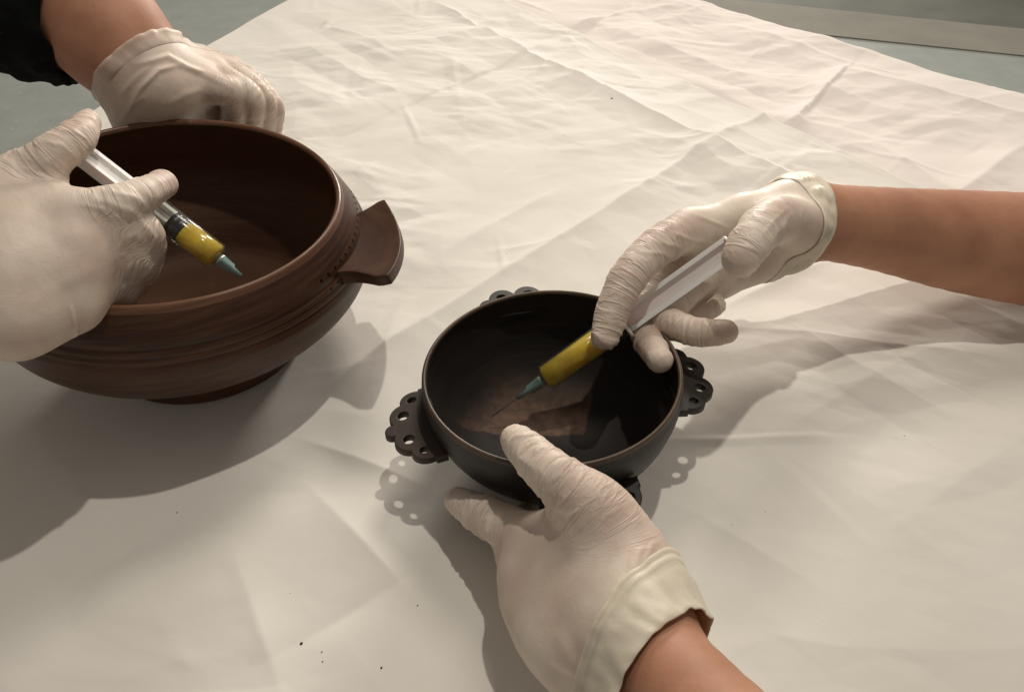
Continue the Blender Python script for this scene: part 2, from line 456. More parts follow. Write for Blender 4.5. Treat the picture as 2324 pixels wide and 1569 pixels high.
rd = (RB - RA) / np.linalg.norm(RB - RA)
FA, FB = np.array(pw(1488, 163)), np.array(pw(2061, 418))   # overlap edge of the front sheet
fd = (FB - FA) / np.linalg.norm(FB - FA)
def isect(p, d, q, e):
    A = np.array([[d[0], -e[0]], [d[1], -e[1]]]); t = np.linalg.solve(A, q - p); return p + d * t[0]
TL = isect(LA, ld, FA, fd); TOP = isect(LA, ld, RA, rd)
front = sheet('paper_sheet', [TL, FA + fd * 0.78, np.array([0.70, 0.02]), TL + ld * (TL[1] + 0.10) / -ld[1]], M_PAPER, 0.0008, 0, 0.0021,
              lambda U, Vv: 0.0022 * np.exp(-Vv * 1.3 / 0.02))
tag(front, 'large creased white paper sheet under both bowls, its edge overlapping the far sheet', 'paper')
nd = np.array([fd[1], -fd[0]])
backs = sheet('paper_sheet', [TOP, RB + rd * 0.5, FA + fd * 1.0 + nd * 0.12, TL + nd * 0.10 + ld * 0.0], M_PAPER2, -0.0030, 1, 0.0022)
tag(backs, 'far creased paper sheet tucked under the front sheet, beside the bare table edge', 'paper')

# crumbs on the paper
CR = [(1387, 233, 3.4, 2), (685, 1463, 2.0, 1), (731, 1481, 1.1, 1), (733, 1503, 1.2, 1), (866, 1517, 1.5, 1), (948, 1376, 1.0, 1), (400, 1160, 1.3, 1),
      (1149, 577, 0.9, 1), (2051, 989, 0.9, 1), (1735, 1162, 0.8, 1), (1660, 1190, 0.7, 1), (1240, 430, 0.8, 1), (660, 1350, 0.6, 1)]
CL = ['square dark crumb alone on the bright far paper, largest but one', 'largest dark crumb at the near left, top of a loose trail of crumbs', 'tiny crumb just right of the largest near crumb',
      'tiny crumb below the near pair of crumbs at the front left', 'dark crumb at the very front, left of the lower glove', 'small crumb left of the palm of the lower glove',
      'small crumb alone at the left, below the shadow of the large bowl', 'faint crumb between the two bowls, above the small one', 'faint crumb alone at the right on the bare front paper',
      'faint crumb right of the thumb knuckle of the lower glove', 'faint crumb just below right of the small bowl', 'faint crumb in the middle of the far paper', 'faintest crumb, near the front left above the crumb trail']
for i, (u, v, s, k) in enumerate(CR):
    bm = bmesh.new(); bmesh.ops.create_icosphere(bm, subdivisions=1, radius=s * 0.00044)
    for vv in bm.verts: vv.co = Vector((vv.co.x * random.uniform(.7, 1.5), vv.co.y * random.uniform(.7, 1.3), vv.co.z * random.uniform(.4, .9)))
    p = P(u, v, 0.002)
    hz = float(paper_height(np.array([[p[0]]]), np.array([[p[1]]]), 0)[0, 0])
    me = bpy.data.meshes.new('crumb'); bm.to_mesh(me); bm.free(); me.materials.append(M_HOLE)
    o = bpy.data.objects.new('crumb', me); COL.objects.link(o); o.location = (p[0], p[1], 0.0008 + hz); o.rotation_euler = (0, 0, i)
    tag(o, CL[i], 'crumb', 'dark crumbs on the paper')

# ------------------------------------------------------------------ bowls
def lathe(profile, cfun, seg=128, wob=0.0, seed=0):
    """profile: list of (r, z) ; cfun(z)-> centre xy and tilt normal"""
    V = []; Fc = []
    for k, (r, z) in enumerate(profile):
        for j in range(seg):
            a = 2 * math.pi * j / seg
            rr = r * (1 + wob * math.sin(2 * a + seed) + wob * 0.5 * math.sin(3 * a + seed * 2))
            c, n = cfun(z)
            x, y = rr * math.cos(a), rr * math.sin(a)
            V.append((c[0] + x, c[1] + y, c[2] - (n[0] * x + n[1] * y) / n[2]))
    for k in range(len(profile) - 1):
        for j in range(seg):
            j2 = (j + 1) % seg
            Fc.append((k * seg + j, k * seg + j2, (k + 1) * seg + j2, (k + 1) * seg + j))
    return np.array(V), Fc
def spline(pts, n=6):
    P_ = [Vector((a, b)) for a, b in pts]
    P_ = [P_[0] * 2 - P_[1]] + P_ + [P_[-1] * 2 - P_[-2]]
    out = []
    for i in range(1, len(P_) - 2):
        for k in range(n):
            t = k / n
            p0, p1, p2, p3 = P_[i - 1], P_[i], P_[i + 1], P_[i + 2]
            out.append(0.5 * ((2 * p1) + (p2 - p0) * t + (2 * p0 - 5 * p1 + 4 * p2 - p3) * t * t + (3 * p1 - p0 - 3 * p2 + p3) * t ** 3))
    out.append(P_[-2])
    return [(p.x, p.y) for p in out]
def caps(V, Fc, seg, first_centre, last_centre):
    V = np.vstack([V, [first_centre], [last_centre]])
    n = len(V); rows = (n - 2) // seg
    for j in range(seg):
        j2 = (j + 1) % seg
        Fc.append((n - 2, j2, j)); Fc.append((n - 1, (rows - 1) * seg + j, (rows - 1) * seg + j2))
    return V, Fc

# --- large bowl
HB = 0.139
RIMC = np.array([-0.2339, 0.4554, HB]); BASEC = np.array([-0.244, 0.467, 0.0015]); RIMN = np.array([0.084, -0.019, 0.996])
def cf1(z):
    t = min(max(z / HB, 0), 1)
    c = BASEC * (1 - t) + RIMC * t
    n = np.array([0, 0, 1.0]) * (1 - t) + RIMN * t
    c = c.copy(); c[2] = BASEC[2] + (RIMC[2] - BASEC[2]) * z / HB
    return c, n / np.linalg.norm(n)
big = empty('wooden_bowl', tuple(BASEC))
tag(big, 'large reddish-brown wooden bowl with a flared lug handle, syringe held over it', 'bowl')
outer = spline([(0.072, 0.0), (0.0755, 0.002), (0.0762, 0.005), (0.0765, 0.014), (0.0772, 0.0245), (0.0805, 0.0262), (0.0880, 0.0312), (0.1010, 0.0415), (0.1150, 0.0545), (0.1245, 0.0670), (0.1300, 0.0790), (0.1320, 0.0960)], 5)
rings = [(0.1312, 0.1015), (0.1300, 0.1027), (0.1308, 0.1040), (0.1303, 0.1065), (0.1288, 0.1077), (0.1293, 0.1090), (0.1284, 0.1120), (0.1266, 0.1132), (0.1271, 0.1148), (0.1242, 0.1205), (0.1203, 0.1280), (0.1162, 0.134)]
prof = outer + rings
V, Fc = lathe(prof, cf1, 144, 0.004, 1)
inner = spline([(0.1105, 0.1355), (0.116, 0.118), (0.122, 0.090), (0.111, 0.069), (0.096, 0.050), (0.080, 0.028), (0.050, 0.022), (0.02, 0.020)], 5)
body_prof = prof
V, Fc = lathe(body_prof, cf1, 144, 0.003, 1)
V, Fc = caps(V, Fc, 144, cf1(0)[0], cf1(0.134)[0])
Fc = [f for f in Fc if not (len(f) == 3 and f[0] == len(V) - 1)]
obj('body', V, Fc, M_WOOD1, big)
V, Fc = lathe(inner, cf1, 144, 0.003, 1)
V, Fc = caps(V, Fc, 144, cf1(0.134)[0], cf1(0.0198)[0])
Fc = [f[::-1] for f in Fc if not (len(f) == 3 and f[0] == len(V) - 2)]
obj('inside', V, [f[::-1] for f in Fc], M_WOOD1I, big)
V, Fc = lathe([(0.1162, 0.134), (0.1148, 0.1370), (0.1134, 0.1387), (0.1120, 0.1385), (0.1108, 0.1370), (0.1105, 0.1355)], cf1, 144, 0.003, 1)
tag(obj('rim', V, Fc, M_WOOD1B, big), 'thin worn paler rim')
# the flared lug handle on the right side
def lug(parent, angle, r0, z0, mt):
    nu, nv = 20, 26
    c, n = cf1(z0)
    er = np.array([math.cos(angle), math.sin(angle), 0]); et = np.array([-math.sin(angle), math.cos(angle), 0])
    top = []; bot = []
    for i in range(nu + 1):
        t = i / nu
        wdt = 0.045 - 0.010 * math.sin(math.pi * min(t * 1.15, 1)) + 0.001 * t
        zz = -0.004 + 0.006 * t ** 2.2
        for j in range(nv + 1):
            s = -1 + 2 * j / nv
            bow = 0.010 * (1 - s * s) * t - 0.018 * s * s * (1 - t) ** 1.0
            p = c + er * (r0 + 0.030 * t + bow - 0.010 * s * t) + et * (s * wdt) + np.array([0, 0, zz + 0.0025 * s * s * t])
            th = 0.011 - 0.0035 * t + (0.004 * (1 - t) ** 2)
            top.append(p); bot.append(p + np.array([0, 0, -th]) + er * (0.002 * t))
    V = np.array(top + bot); M = (nu + 1) * (nv + 1)
    I = lambda i, j: i * (nv + 1) + j
    Fc = []
    for i in range(nu):
        for j in range(nv):
            Fc.append((I(i, j), I(i + 1, j), I(i + 1, j + 1), I(i, j + 1)))
            Fc.append((M + I(i, j), M + I(i, j + 1), M + I(i + 1, j + 1), M + I(i + 1, j)))
    for i in range(nu):
        Fc.append((I(i, 0), M + I(i, 0), M + I(i + 1, 0), I(i + 1, 0)))
        Fc.append((I(i, nv), I(i + 1, nv), M + I(i + 1, nv), M + I(i, nv)))
    for j in range(nv):
        Fc.append((I(nu, j), M + I(nu, j), M + I(nu, j + 1), I(nu, j + 1)))
    o = obj('handle', V, Fc, mt, parent)
    b = o.modifiers.new('edge', 'BEVEL'); b.width = 0.0012; b.segments = 2; b.limit_method = 'ANGLE'; b.angle_limit = R(50)
    return o
tag(lug(big, R(-4), 0.119, 0.110, M_WOOD1), 'flared lug handle with worn lip')
# punched dots along the two incised rings
dv = []; df = []
for rr_, z_, off in ((0.1252, 0.1190, 0.0), (0.1290, 0.1100, 0.06)):
    for k in range(15):
        a = R(-27) + k * 0.064 + off * 0.5
        c, n = cf1(z_)
        nrm = np.array([math.cos(a), math.sin(a), 0.12]); nrm /= np.linalg.norm(nrm)
        t1 = np.array([-math.sin(a), math.cos(a), 0]); t2 = np.cross(nrm, t1)
        x, y = rr_ * math.cos(a), rr_ * math.sin(a)
        ctr = np.array([c[0] + x, c[1] + y, c[2] - (n[0] * x + n[1] * y) / n[2]]) + nrm * 0.0003
        b0 = len(dv); dv.append(ctr + nrm * 0.0004)
        for q_ in range(8):
            g = 2 * math.pi * q_ / 8
            dv.append(ctr + t1 * 0.0015 * math.cos(g) + t2 * 0.0018 * math.sin(g) - nrm * 0.0006)
        for q_ in range(8): df.append((b0, b0 + 1 + q_, b0 + 1 + (q_ + 1) % 8))
tag(obj('punched_dots', dv, df, M_HOLE, big), 'two rows of dark punched dots under the rim')

# --- small bowl
HS = 0.0818
SR = np.array([0.0246, 0.3492, HS]); SB = np.array([0.0272, 0.3500, 0.001]); SN = np.array([-0.042, 0.015, 0.999])
def cf2(z):
    t = min(max(z / HS, 0), 1)
    c = SB * (1 - t) + SR * t; c[2] = SB[2] + (SR[2] - SB[2]) * z / HS
    n = np.array([0, 0, 1.0]) * (1 - t) + SN * t
    return c, n / np.linalg.norm(n)
small = empty('wooden_bowl', tuple(SB))
tag(small, 'smaller blackened wooden bowl with pierced lobed handles, gripped by a gloved hand', 'bowl')
outer = spline([(0.034, 0.0), (0.036, 0.002), (0.036, 0.007), (0.046, 0.011), (0.062, 0.022), (0.0745, 0.040), (0.0805, 0.058), (0.0820, 0.070), (0.0812, 0.0790)], 6)
V, Fc = lathe(outer, cf2, 128, 0.003, 2)
V, Fc = caps(V, Fc, 128, cf2(0)[0], cf2(0.08)[0])
Fc = [f for f in Fc if not (len(f) == 3 and f[0] == len(V) - 1)]
obj('body', V, Fc, M_WOOD2, small)
inner = spline([(0.0782, 0.0795), (0.0788, 0.068), (0.0768, 0.054), (0.069, 0.034), (0.055, 0.018), (0.035, 0.011), (0.012, 0.0095)], 6)
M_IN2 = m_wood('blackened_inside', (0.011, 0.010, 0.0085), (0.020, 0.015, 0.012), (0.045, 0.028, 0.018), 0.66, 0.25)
def lit_floor_patch(m, cx, cy, z0):
    """lit area put into the colour of the bowl's floor: a patch with its own uneven outline"""
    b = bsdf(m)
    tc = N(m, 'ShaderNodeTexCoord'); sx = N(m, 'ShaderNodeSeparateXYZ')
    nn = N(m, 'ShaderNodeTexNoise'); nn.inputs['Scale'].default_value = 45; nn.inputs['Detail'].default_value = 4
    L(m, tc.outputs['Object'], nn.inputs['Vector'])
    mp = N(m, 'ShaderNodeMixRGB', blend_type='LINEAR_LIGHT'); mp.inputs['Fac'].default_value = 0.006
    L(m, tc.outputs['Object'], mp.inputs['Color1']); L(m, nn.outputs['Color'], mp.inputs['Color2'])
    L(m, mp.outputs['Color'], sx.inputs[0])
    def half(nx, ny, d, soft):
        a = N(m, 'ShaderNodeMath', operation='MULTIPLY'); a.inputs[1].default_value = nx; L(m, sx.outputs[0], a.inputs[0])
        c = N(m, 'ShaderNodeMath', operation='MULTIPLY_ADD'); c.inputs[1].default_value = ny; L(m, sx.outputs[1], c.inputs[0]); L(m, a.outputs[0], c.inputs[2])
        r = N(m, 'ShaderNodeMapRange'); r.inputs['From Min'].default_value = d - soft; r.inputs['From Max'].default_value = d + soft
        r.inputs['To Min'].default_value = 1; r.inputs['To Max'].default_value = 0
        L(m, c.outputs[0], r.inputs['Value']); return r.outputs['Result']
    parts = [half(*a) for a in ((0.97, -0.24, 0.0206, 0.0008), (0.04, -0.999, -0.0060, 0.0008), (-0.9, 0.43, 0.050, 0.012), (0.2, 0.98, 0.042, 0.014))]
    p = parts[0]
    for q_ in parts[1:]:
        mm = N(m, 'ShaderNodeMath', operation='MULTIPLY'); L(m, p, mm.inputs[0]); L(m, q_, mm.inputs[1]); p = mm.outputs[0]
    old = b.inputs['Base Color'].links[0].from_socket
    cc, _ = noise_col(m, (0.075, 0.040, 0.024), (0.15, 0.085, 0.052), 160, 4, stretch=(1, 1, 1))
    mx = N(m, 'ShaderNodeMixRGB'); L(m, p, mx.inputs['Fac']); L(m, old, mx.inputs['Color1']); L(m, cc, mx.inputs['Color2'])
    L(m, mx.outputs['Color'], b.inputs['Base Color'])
lit_floor_patch(M_IN2, 0, 0, 0)  # lit area between cast shadows, put into the floor colour
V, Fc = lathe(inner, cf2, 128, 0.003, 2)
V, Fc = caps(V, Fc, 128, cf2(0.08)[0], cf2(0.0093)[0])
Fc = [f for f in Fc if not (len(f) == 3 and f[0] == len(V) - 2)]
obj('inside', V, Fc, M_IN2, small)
V, Fc = lathe([(0.0812, 0.0790), (0.0810, 0.0806), (0.0800, 0.0817), (0.0790, 0.0816), (0.0783, 0.0807), (0.0782, 0.0795)], cf2, 128, 0.003, 2)
tag(obj('rim', V, Fc, M_WOOD2B, small), 'thin worn brown rim')
def lobed(parent, ang, z, knob, droop=0.10):
    circ = [(-0.0098, 0.0125, 0.0098), (0.0098, 0.0125, 0.0098), (-0.0215, 0.0065, 0.0075), (0.0215, 0.0065, 0.0075)]
    if knob: circ += [(0.0, 0.0225, 0.0042)]
    o2 = (0.0, -0.004)
    pts = []
    for k in range(241):
        th = math.pi * (k / 240.0)
        d = (math.cos(th), math.sin(th)); best = 0.004
        for cx, cy, r in circ:
            ox, oy = cx - o2[0], cy - o2[1]
            pr = ox * d[0] + oy * d[1]; q2 = ox * ox + oy * oy - pr * pr
            if q2 < r * r and pr > -r: best = max(best, pr + math.sqrt(r * r - q2))
        # root block
        tx = 0.0305 / max(abs(d[0]), 1e-6); ty = 0.0075 / max(d[1], 1e-6)
        best = max(best, min(tx, ty))
        pts.append((o2[0] + d[0] * best, o2[1] + d[1] * best))
    pts = [(x, max(y, -0.0012)) for x, y in pts]; pts = [q for q in pts if q[1] > -0.0011]; pts += [(-0.0305 + 0.061 * q / 24.0, -0.0014) for q in range(25)]
    cu = bpy.data.curves.new('t', 'CURVE'); cu.dimensions = '2D'; cu.fill_mode = 'BOTH'; cu.extrude = 0.0022; cu.bevel_depth = 0.0007; cu.bevel_resolution = 1
    def poly(ps):
        s = cu.splines.new('POLY'); s.points.add(len(ps) - 1)
        for i, p in enumerate(ps): s.points[i].co = (p[0], p[1], 0, 1)
        s.use_cyclic_u = True
    poly(pts)
    for hx, hy, hr in ((-0.0105, 0.0140, 0.0042), (0.0105, 0.0140, 0.0042), (-0.0222, 0.0075, 0.0033), (0.0222, 0.0075, 0.0033)):
        poly([(hx + hr * math.cos(2 * math.pi * k / 20), hy + hr * math.sin(2 * math.pi * k / 20)) for k in range(20)])
    t = bpy.data.objects.new('t', cu); COL.objects.link(t)
    dg = bpy.context.evaluated_depsgraph_get()
    me = bpy.data.meshes.new_from_object(t.evaluated_get(dg)); bpy.data.objects.remove(t)
    me.materials.clear(); me.materials.append(M_WOOD2H if knob else M_WOOD2)
    co = np.zeros(len(me.vertices) * 3); me.vertices.foreach_get('co', co); co = co.reshape(-1, 3)
    rr = 0.0822
    co[:, 0] *= 0.97; co[:, 1] *= 0.97
    # bend the plate round the wall a little and let it droop
    X, Y, Z = co[:, 0].copy(), co[:, 1].copy(), co[:, 2].copy()
    out = rr + Y - 6.0 * X ** 2 * sstep(0.016, -0.004, Y) - 1.5 * X ** 2 * sstep(-0.004, 0.016, Y)
    er = np.array([math.cos(ang), math.sin(ang), 0]); et = np.array([-math.sin(ang), math.cos(ang), 0])
    c, n = cf2(z)
    W = c + out[:, None] * er + X[:, None] * et + np.array([0, 0, 1.0]) * (Z - droop * (Y) )[:, None]
    W[:, 2] += -(n[0] * er[0] + n[1] * er[1]) * rr
    W = W - ORG[parent.name]
    me.vertices.foreach_set('co', W.ravel()); me.update()
    me.shade_smooth() if hasattr(me, 'shade_smooth') else None
    me.set_sharp_from_angle(angle=R(35))
    o = bpy.data.objects.new('handle', me); COL.objects.link(o); o.parent = parent; ORG[o.name] = ORG[parent.name]
    return o
tag(lobed(small, R(196), 0.055, True), 'left pierced handle with a round knob between its lobes')
lobed(small, R(7), 0.058, False)
lobed(small, R(104), 0.063, False, -0.05)
lobed(small, R(284), 0.052, False)

# ------------------------------------------------------------------ syringes
def frame(d, hint=(0, 0, 1)):
    d = np.array(d, float); d /= np.linalg.norm(d)
    h = np.array(hint, float); a = h - d * (h @ d); a /= np.linalg.norm(a)
    return d, a, np.cross(d, a)
def tube(a, d, e1, e2, prof, seg=32):
    """prof: (axial, radius) along d from a"""
    V = []; Fc = []
    for (t, r) in prof:
        for j in range(seg):
            g = 2 * math.pi * j / seg
            V.append(a + d * t + e1 * r * math.cos(g) + e2 * r * math.sin(g))
    for k in range(len(prof) - 1):
        for j in range(seg):
            j2 = (j + 1) % seg
            Fc.append((k * seg + j, (k + 1) * seg + j, (k + 1) * seg + j2, k * seg + j2))
    return V, Fc
def prism(a, d, e1, e2, x0, x1, y0, y1, t0, t1, V, Fc):
    b = len(V)
    for t in (t0, t1):
        for (x, y) in ((x0, y0), (x1, y0), (x1, y1), (x0, y1)): V.append(a + d * t + e1 * x + e2 * y)
    Fc += [(b, b + 1, b + 2, b + 3), (b + 7, b + 6, b + 5, b + 4)] + [(b + i, b + 4 + i, b + 4 + (i + 1) % 4, b + (i + 1) % 4) for i in range(4)]
def syringe(front, back, length, liq_end, label, tip, rb=0.0078, plunger_rot=0.0, hub_len=0.018, air=0.0, fl_rot=0.0):
    """front: barrel front centre; back: plunger thumb disc centre; length: barrel length; liq_end: where the black stopper starts"""
    front = np.array(front); back = np.array(back)
    tocam = CP - front
    d, e1, e2 = frame(back - front, tocam)
    c_, s_ = math.cos(plunger_rot), math.sin(plunger_rot)
    p1, p2 = e1 * c_ + e2 * s_, -e1 * s_ + e2 * c_
    tot = np.linalg.norm(back - front)
    s = empty('syringe', tuple(front)); tag(s, label, 'syringe')
    prof = [(0.0, 0.0022), (0.0003, 0.0062), (0.0012, 0.0073), (0.003, rb), (length, rb), (length, rb - 0.0009), (0.003, rb - 0.0009), (0.0015, 0.0062), (0.001, 0.002)]
    V, Fc = tube(front, d, e1, e2, prof); obj('barrel', V, Fc, M_CLEAR, s)
    # graduation marks: raised ink lines on the barrel
    # finger flange
    V = []; Fc = []
    f1, f2 = e1 * math.cos(fl_rot) + e2 * math.sin(fl_rot), -e1 * math.sin(fl_rot) + e2 * math.cos(fl_rot)
    seg = 32
    for t in (length - 0.0015, length + 0.0005):
        for j in range(seg):
            g = 2 * math.pi * j / seg
            V.append(front + d * t + f1 * 0.0150 * math.cos(g) + f2 * 0.0108 * math.sin(g))
        for j in range(seg):
            g = 2 * math.pi * j / seg
            V.append(front + d * t + f1 * rb * math.cos(g) + f2 * rb * math.sin(g))
    for j in range(seg):
        j2 = (j + 1) % seg
        Fc += [(j, j2, seg + j2, seg + j), (2 * seg + j, 3 * seg + j, 3 * seg + j2, 2 * seg + j2), (j, 2 * seg + j, 2 * seg + j2, j2)]
    obj('flange', V, Fc, M_WHITE, s)
    ri = rb - 0.0011
    V, Fc = tube(front, d, e1, e2, [(0.0016, 0.0), (0.0017, 0.0055), (0.0035, ri), (liq_end, ri), (liq_end, 0.0)]); obj('liquid', V, Fc, M_LIQ, s)
    V, Fc = tube(front, d, e1, e2, [(liq_end + 0.0002, 0.0), (liq_end + 0.0003, ri), (liq_end + 0.0022, ri), (liq_end + 0.0028, ri - 0.0006), (liq_end + 0.0045, ri - 0.0006), (liq_end + 0.005, ri), (liq_end + 0.0098, ri), (liq_end + 0.0099, 0.0)])
    obj('stopper', V, Fc, M_RUBBER, s)
    V = []; Fc = []
    t0 = liq_end + 0.0100; rr = ri - 0.0005
    prism(front, d, p1, p2, -0.0006, 0.0006, -rr + 0.002, rr - 0.002, t0, tot, V, Fc)
    obj('plunger_web', V, Fc, M_WEB, s, smooth=False); V = []; Fc = []
    for sg in (-1, 1):
        prism(front, d, p1, p2, -0.0036, 0.0036, sg * rr - 0.0030 * (sg > 0), sg * rr + 0.0030 * (sg < 0), t0, tot - 0.0005, V, Fc)
    o = obj('plunger', V, Fc, M_WHITE, s, smooth=False)
    V, Fc = tube(front, d, e1, e2, [(tot, 0.0), (tot, 0.0078), (tot + 0.0005, 0.0083), (tot + 0.0015, 0.0083), (tot + 0.002, 0.0078), (tot + 0.002, 0)])
    obj('thumb_disc', V, Fc, M_WHITE, s)
    # green needle hub (grooved) and steel needle
    V = []; Fc = []
    seg = 24
    profh = [(-0.0002, 0.0), (-0.0002, 0.0040), (-0.002, 0.0042), (-0.0025, 0.0034), (-hub_len * 0.55, 0.0030), (-hub_len * 0.6, 0.0021), (-hub_len, 0.0014), (-hub_len, 0.0)]
    for (t, r) in profh:
        for j in range(seg):
            g = 2 * math.pi * j / seg
            r2 = r * (1 + (0.14 if j % 6 < 3 else -0.05) * (1 if -hub_len * 0.57 < t < -0.002 else 0))
            V.append(front + d * t + e1 * r2 * math.cos(g) + e2 * r2 * math.sin(g))
    for k in range(len(profh) - 1):
        for j in range(seg):
            j2 = (j + 1) % seg; Fc.append((k * seg + j, k * seg + j2, (k + 1) * seg + j2, (k + 1) * seg + j))
    obj('needle_hub', V, Fc, M_HUB, s)
    if tip > 0:
        V, Fc = tube(front, d, e1, e2, [(-hub_len + 0.001, 0.00035), (-hub_len - tip + 0.001, 0.00035), (-hub_len - tip, 0.0)], 10)
        obj('needle', V, Fc, M_STEEL, s)
    return d
SYR2_F, SYR2_B = P(1232, 862, 0.047), P(1655, 562, 0.128)
SYR1_F, SYR1_B = P(497, 588, 0.130), P(172, 338, 0.188)

# ------------------------------------------------------------------ signed-distance body building
def rcone(p, a, b, r1, r2):
    a = np.asarray(a, np.float32); b = np.asarray(b, np.float32)
    ba = b - a; l2 = float(ba @ ba); rr = r1 - r2; a2 = l2 - rr * rr; il2 = 1.0 / l2
    pa = p - a
    y = pa @ ba; z = y - l2
    q = pa * l2 - y[..., None] * ba
    x2 = np.einsum('...i,...i->...', q, q); y2 = y * y * l2; z2 = z * z * l2
    k = np.sign(rr) * rr * rr * x2
    s1 = np.sign(z) * a2 * z2 > k; s2 = np.sign(y) * a2 * y2 < k
    return np.where(s1, np.sqrt(x2 + z2) * il2 - r2, np.where(s2, np.sqrt(x2 + y2) * il2 - r1, (np.sqrt(np.maximum(x2 * a2 * il2, 0)) + y * rr) * il2 - r1))
def smin(a, b, k):
    h = np.maximum(k - np.abs(a - b), 0) / k
    return np.minimum(a, b) - h * h * k * 0.25
class Limb:
    """groups: list of (k_out, [ (a,b,r1,r2,k_in) ... ]) united smoothly in order"""
    def __init__(self, groups): self.groups = groups
    def prims(self):
        return [p for g in self.groups for p in g[1]]
    def eval(self, p, grow=0.0):
        p = np.asarray(p, np.float32)
        out = None
        for ko, segs in self.groups:
            g = None
            for (a, b, r1, r2, k) in segs:
                d = rcone(p, a, b, r1 + grow, r2 + grow)
                g = d if g is None else smin(g, d, k)
            out = g if out is None else smin(out, g, ko)
        return out
    def bounds(self, pad):
        A = []
        for (a, b, r1, r2, k) in self.prims():
            for q, r in ((a, r1), (b, r2)): A += [np.array(q) - r, np.array(q) + r]
        A = np.array(A); return A.min(0) - pad, A.max(0) + pad
    def grid(self, h, grow=0.0, clip=None, lo=None, hi=None):
        l, u = self.bounds(0.012)
        if lo is not None: l = np.maximum(l, lo)
        if hi is not None: u = np.minimum(u, hi)
        n = np.ceil((u - l) / h).astype(int) + 1
        ax = [l[i] + np.arange(n[i]) * h for i in range(3)]
        out = np.full(n, 1.0, np.float32)
        for ko, segs in self.groups:
            g = np.full(n, 1.0, np.float32)
            sl_all = None
            for (a, b, r1, r2, k) in segs:
                m = max(ko, k) + 0.006 + grow
                lo_ = np.minimum(np.array(a) - r1, np.array(b) - r2) - m; hi_ = np.maximum(np.array(a) + r1, np.array(b) + r2) + m
                i0 = np.clip(((lo_ - l) / h).astype(int), 0, n); i1 = np.clip(((hi_ - l) / h).astype(int) + 2, 0, n)
                if np.any(i1 <= i0): continue
                sl = tuple(slice(i0[i], i1[i]) for i in range(3))
                G = np.stack(np.meshgrid(*[ax[i][sl[i]].astype(np.float32) for i in range(3)], indexing='ij'), -1)
                g[sl] = smin(g[sl], rcone(G, a, b, r1 + grow, r2 + grow).astype(np.float32), k)
            out = smin(out, g, ko)
        if clip is not None:
            G0, G1, G2 = np.meshgrid(*ax, indexing='ij')
            pl = (G0 - clip[0][0]) * clip[1][0] + (G1 - clip[0][1]) * clip[1][1] + (G2 - clip[0][2]) * clip[1][2]
            out = np.maximum(out, pl.astype(np.float32))
        return out, l, h
def surface_nets(f, org, h):
    s = f < 0
    nx, ny, nz_ = f.shape
    c = [s[i:nx - 1 + i, j:ny - 1 + j, k:nz_ - 1 + k] for i in (0, 1) for j in (0, 1) for k in (0, 1)]
    tot = sum(x.astype(np.int8) for x in c)
    act = (tot > 0) & (tot < 8)
    I = np.argwhere(act)
    idx = np.full(act.shape, -1, np.int64); idx[tuple(I.T)] = np.arange(len(I))
    vals = np.stack([f[I[:, 0] + i, I[:, 1] + j, I[:, 2] + k] for i in (0, 1) for j in (0, 1) for k in (0, 1)], 1)
    offs = np.array([(i, j, k) for i in (0, 1) for j in (0, 1) for k in (0, 1)], float)
    acc = np.zeros((len(I), 3)); cnt = np.zeros(len(I))
    for a in range(8):
        for b in range(a + 1, 8):
            if np.abs(offs[a] - offs[b]).sum() != 1: continue
            va, vb = vals[:, a], vals[:, b]
            m = (va < 0) != (vb < 0)
            t = np.where(m, va / np.where(m, va - vb, 1), 0)
            acc += np.where(m[:, None], offs[a] + (offs[b] - offs[a]) * t[:, None], 0); cnt += m
    V = org + (I + acc / cnt[:, None]) * h
    Q = []
    for axn in range(3):
        sl0 = [slice(None)] * 3; sl1 = [slice(None)] * 3
        sl0[axn] = slice(0, -1); sl1[axn] = slice(1, None)
        A, B = s[tuple(sl0)], s[tuple(sl1)]
        E = np.argwhere(A != B)
        o1, o2 = [(1, 2), (2, 0), (0, 1)][axn]
        E = E[(E[:, o1] > 0) & (E[:, o2] > 0) & (E[:, o1] < f.shape[o1] - 1) & (E[:, o2] < f.shape[o2] - 1)]
        def cell(d1, d2):
            C_ = E.copy(); C_[:, o1] -= d1; C_[:, o2] -= d2; return idx[C_[:, 0], C_[:, 1], C_[:, 2]]
        q = np.stack([cell(1, 1), cell(0, 1), cell(0, 0), cell(1, 0)], 1)
        ins = A[tuple(E.T)]
        q[~ins] = q[~ins][:, ::-1]
        Q.append(q)
    Q = np.vstack(Q)
    Q = Q[(Q >= 0).all(1)]
    return V, Q
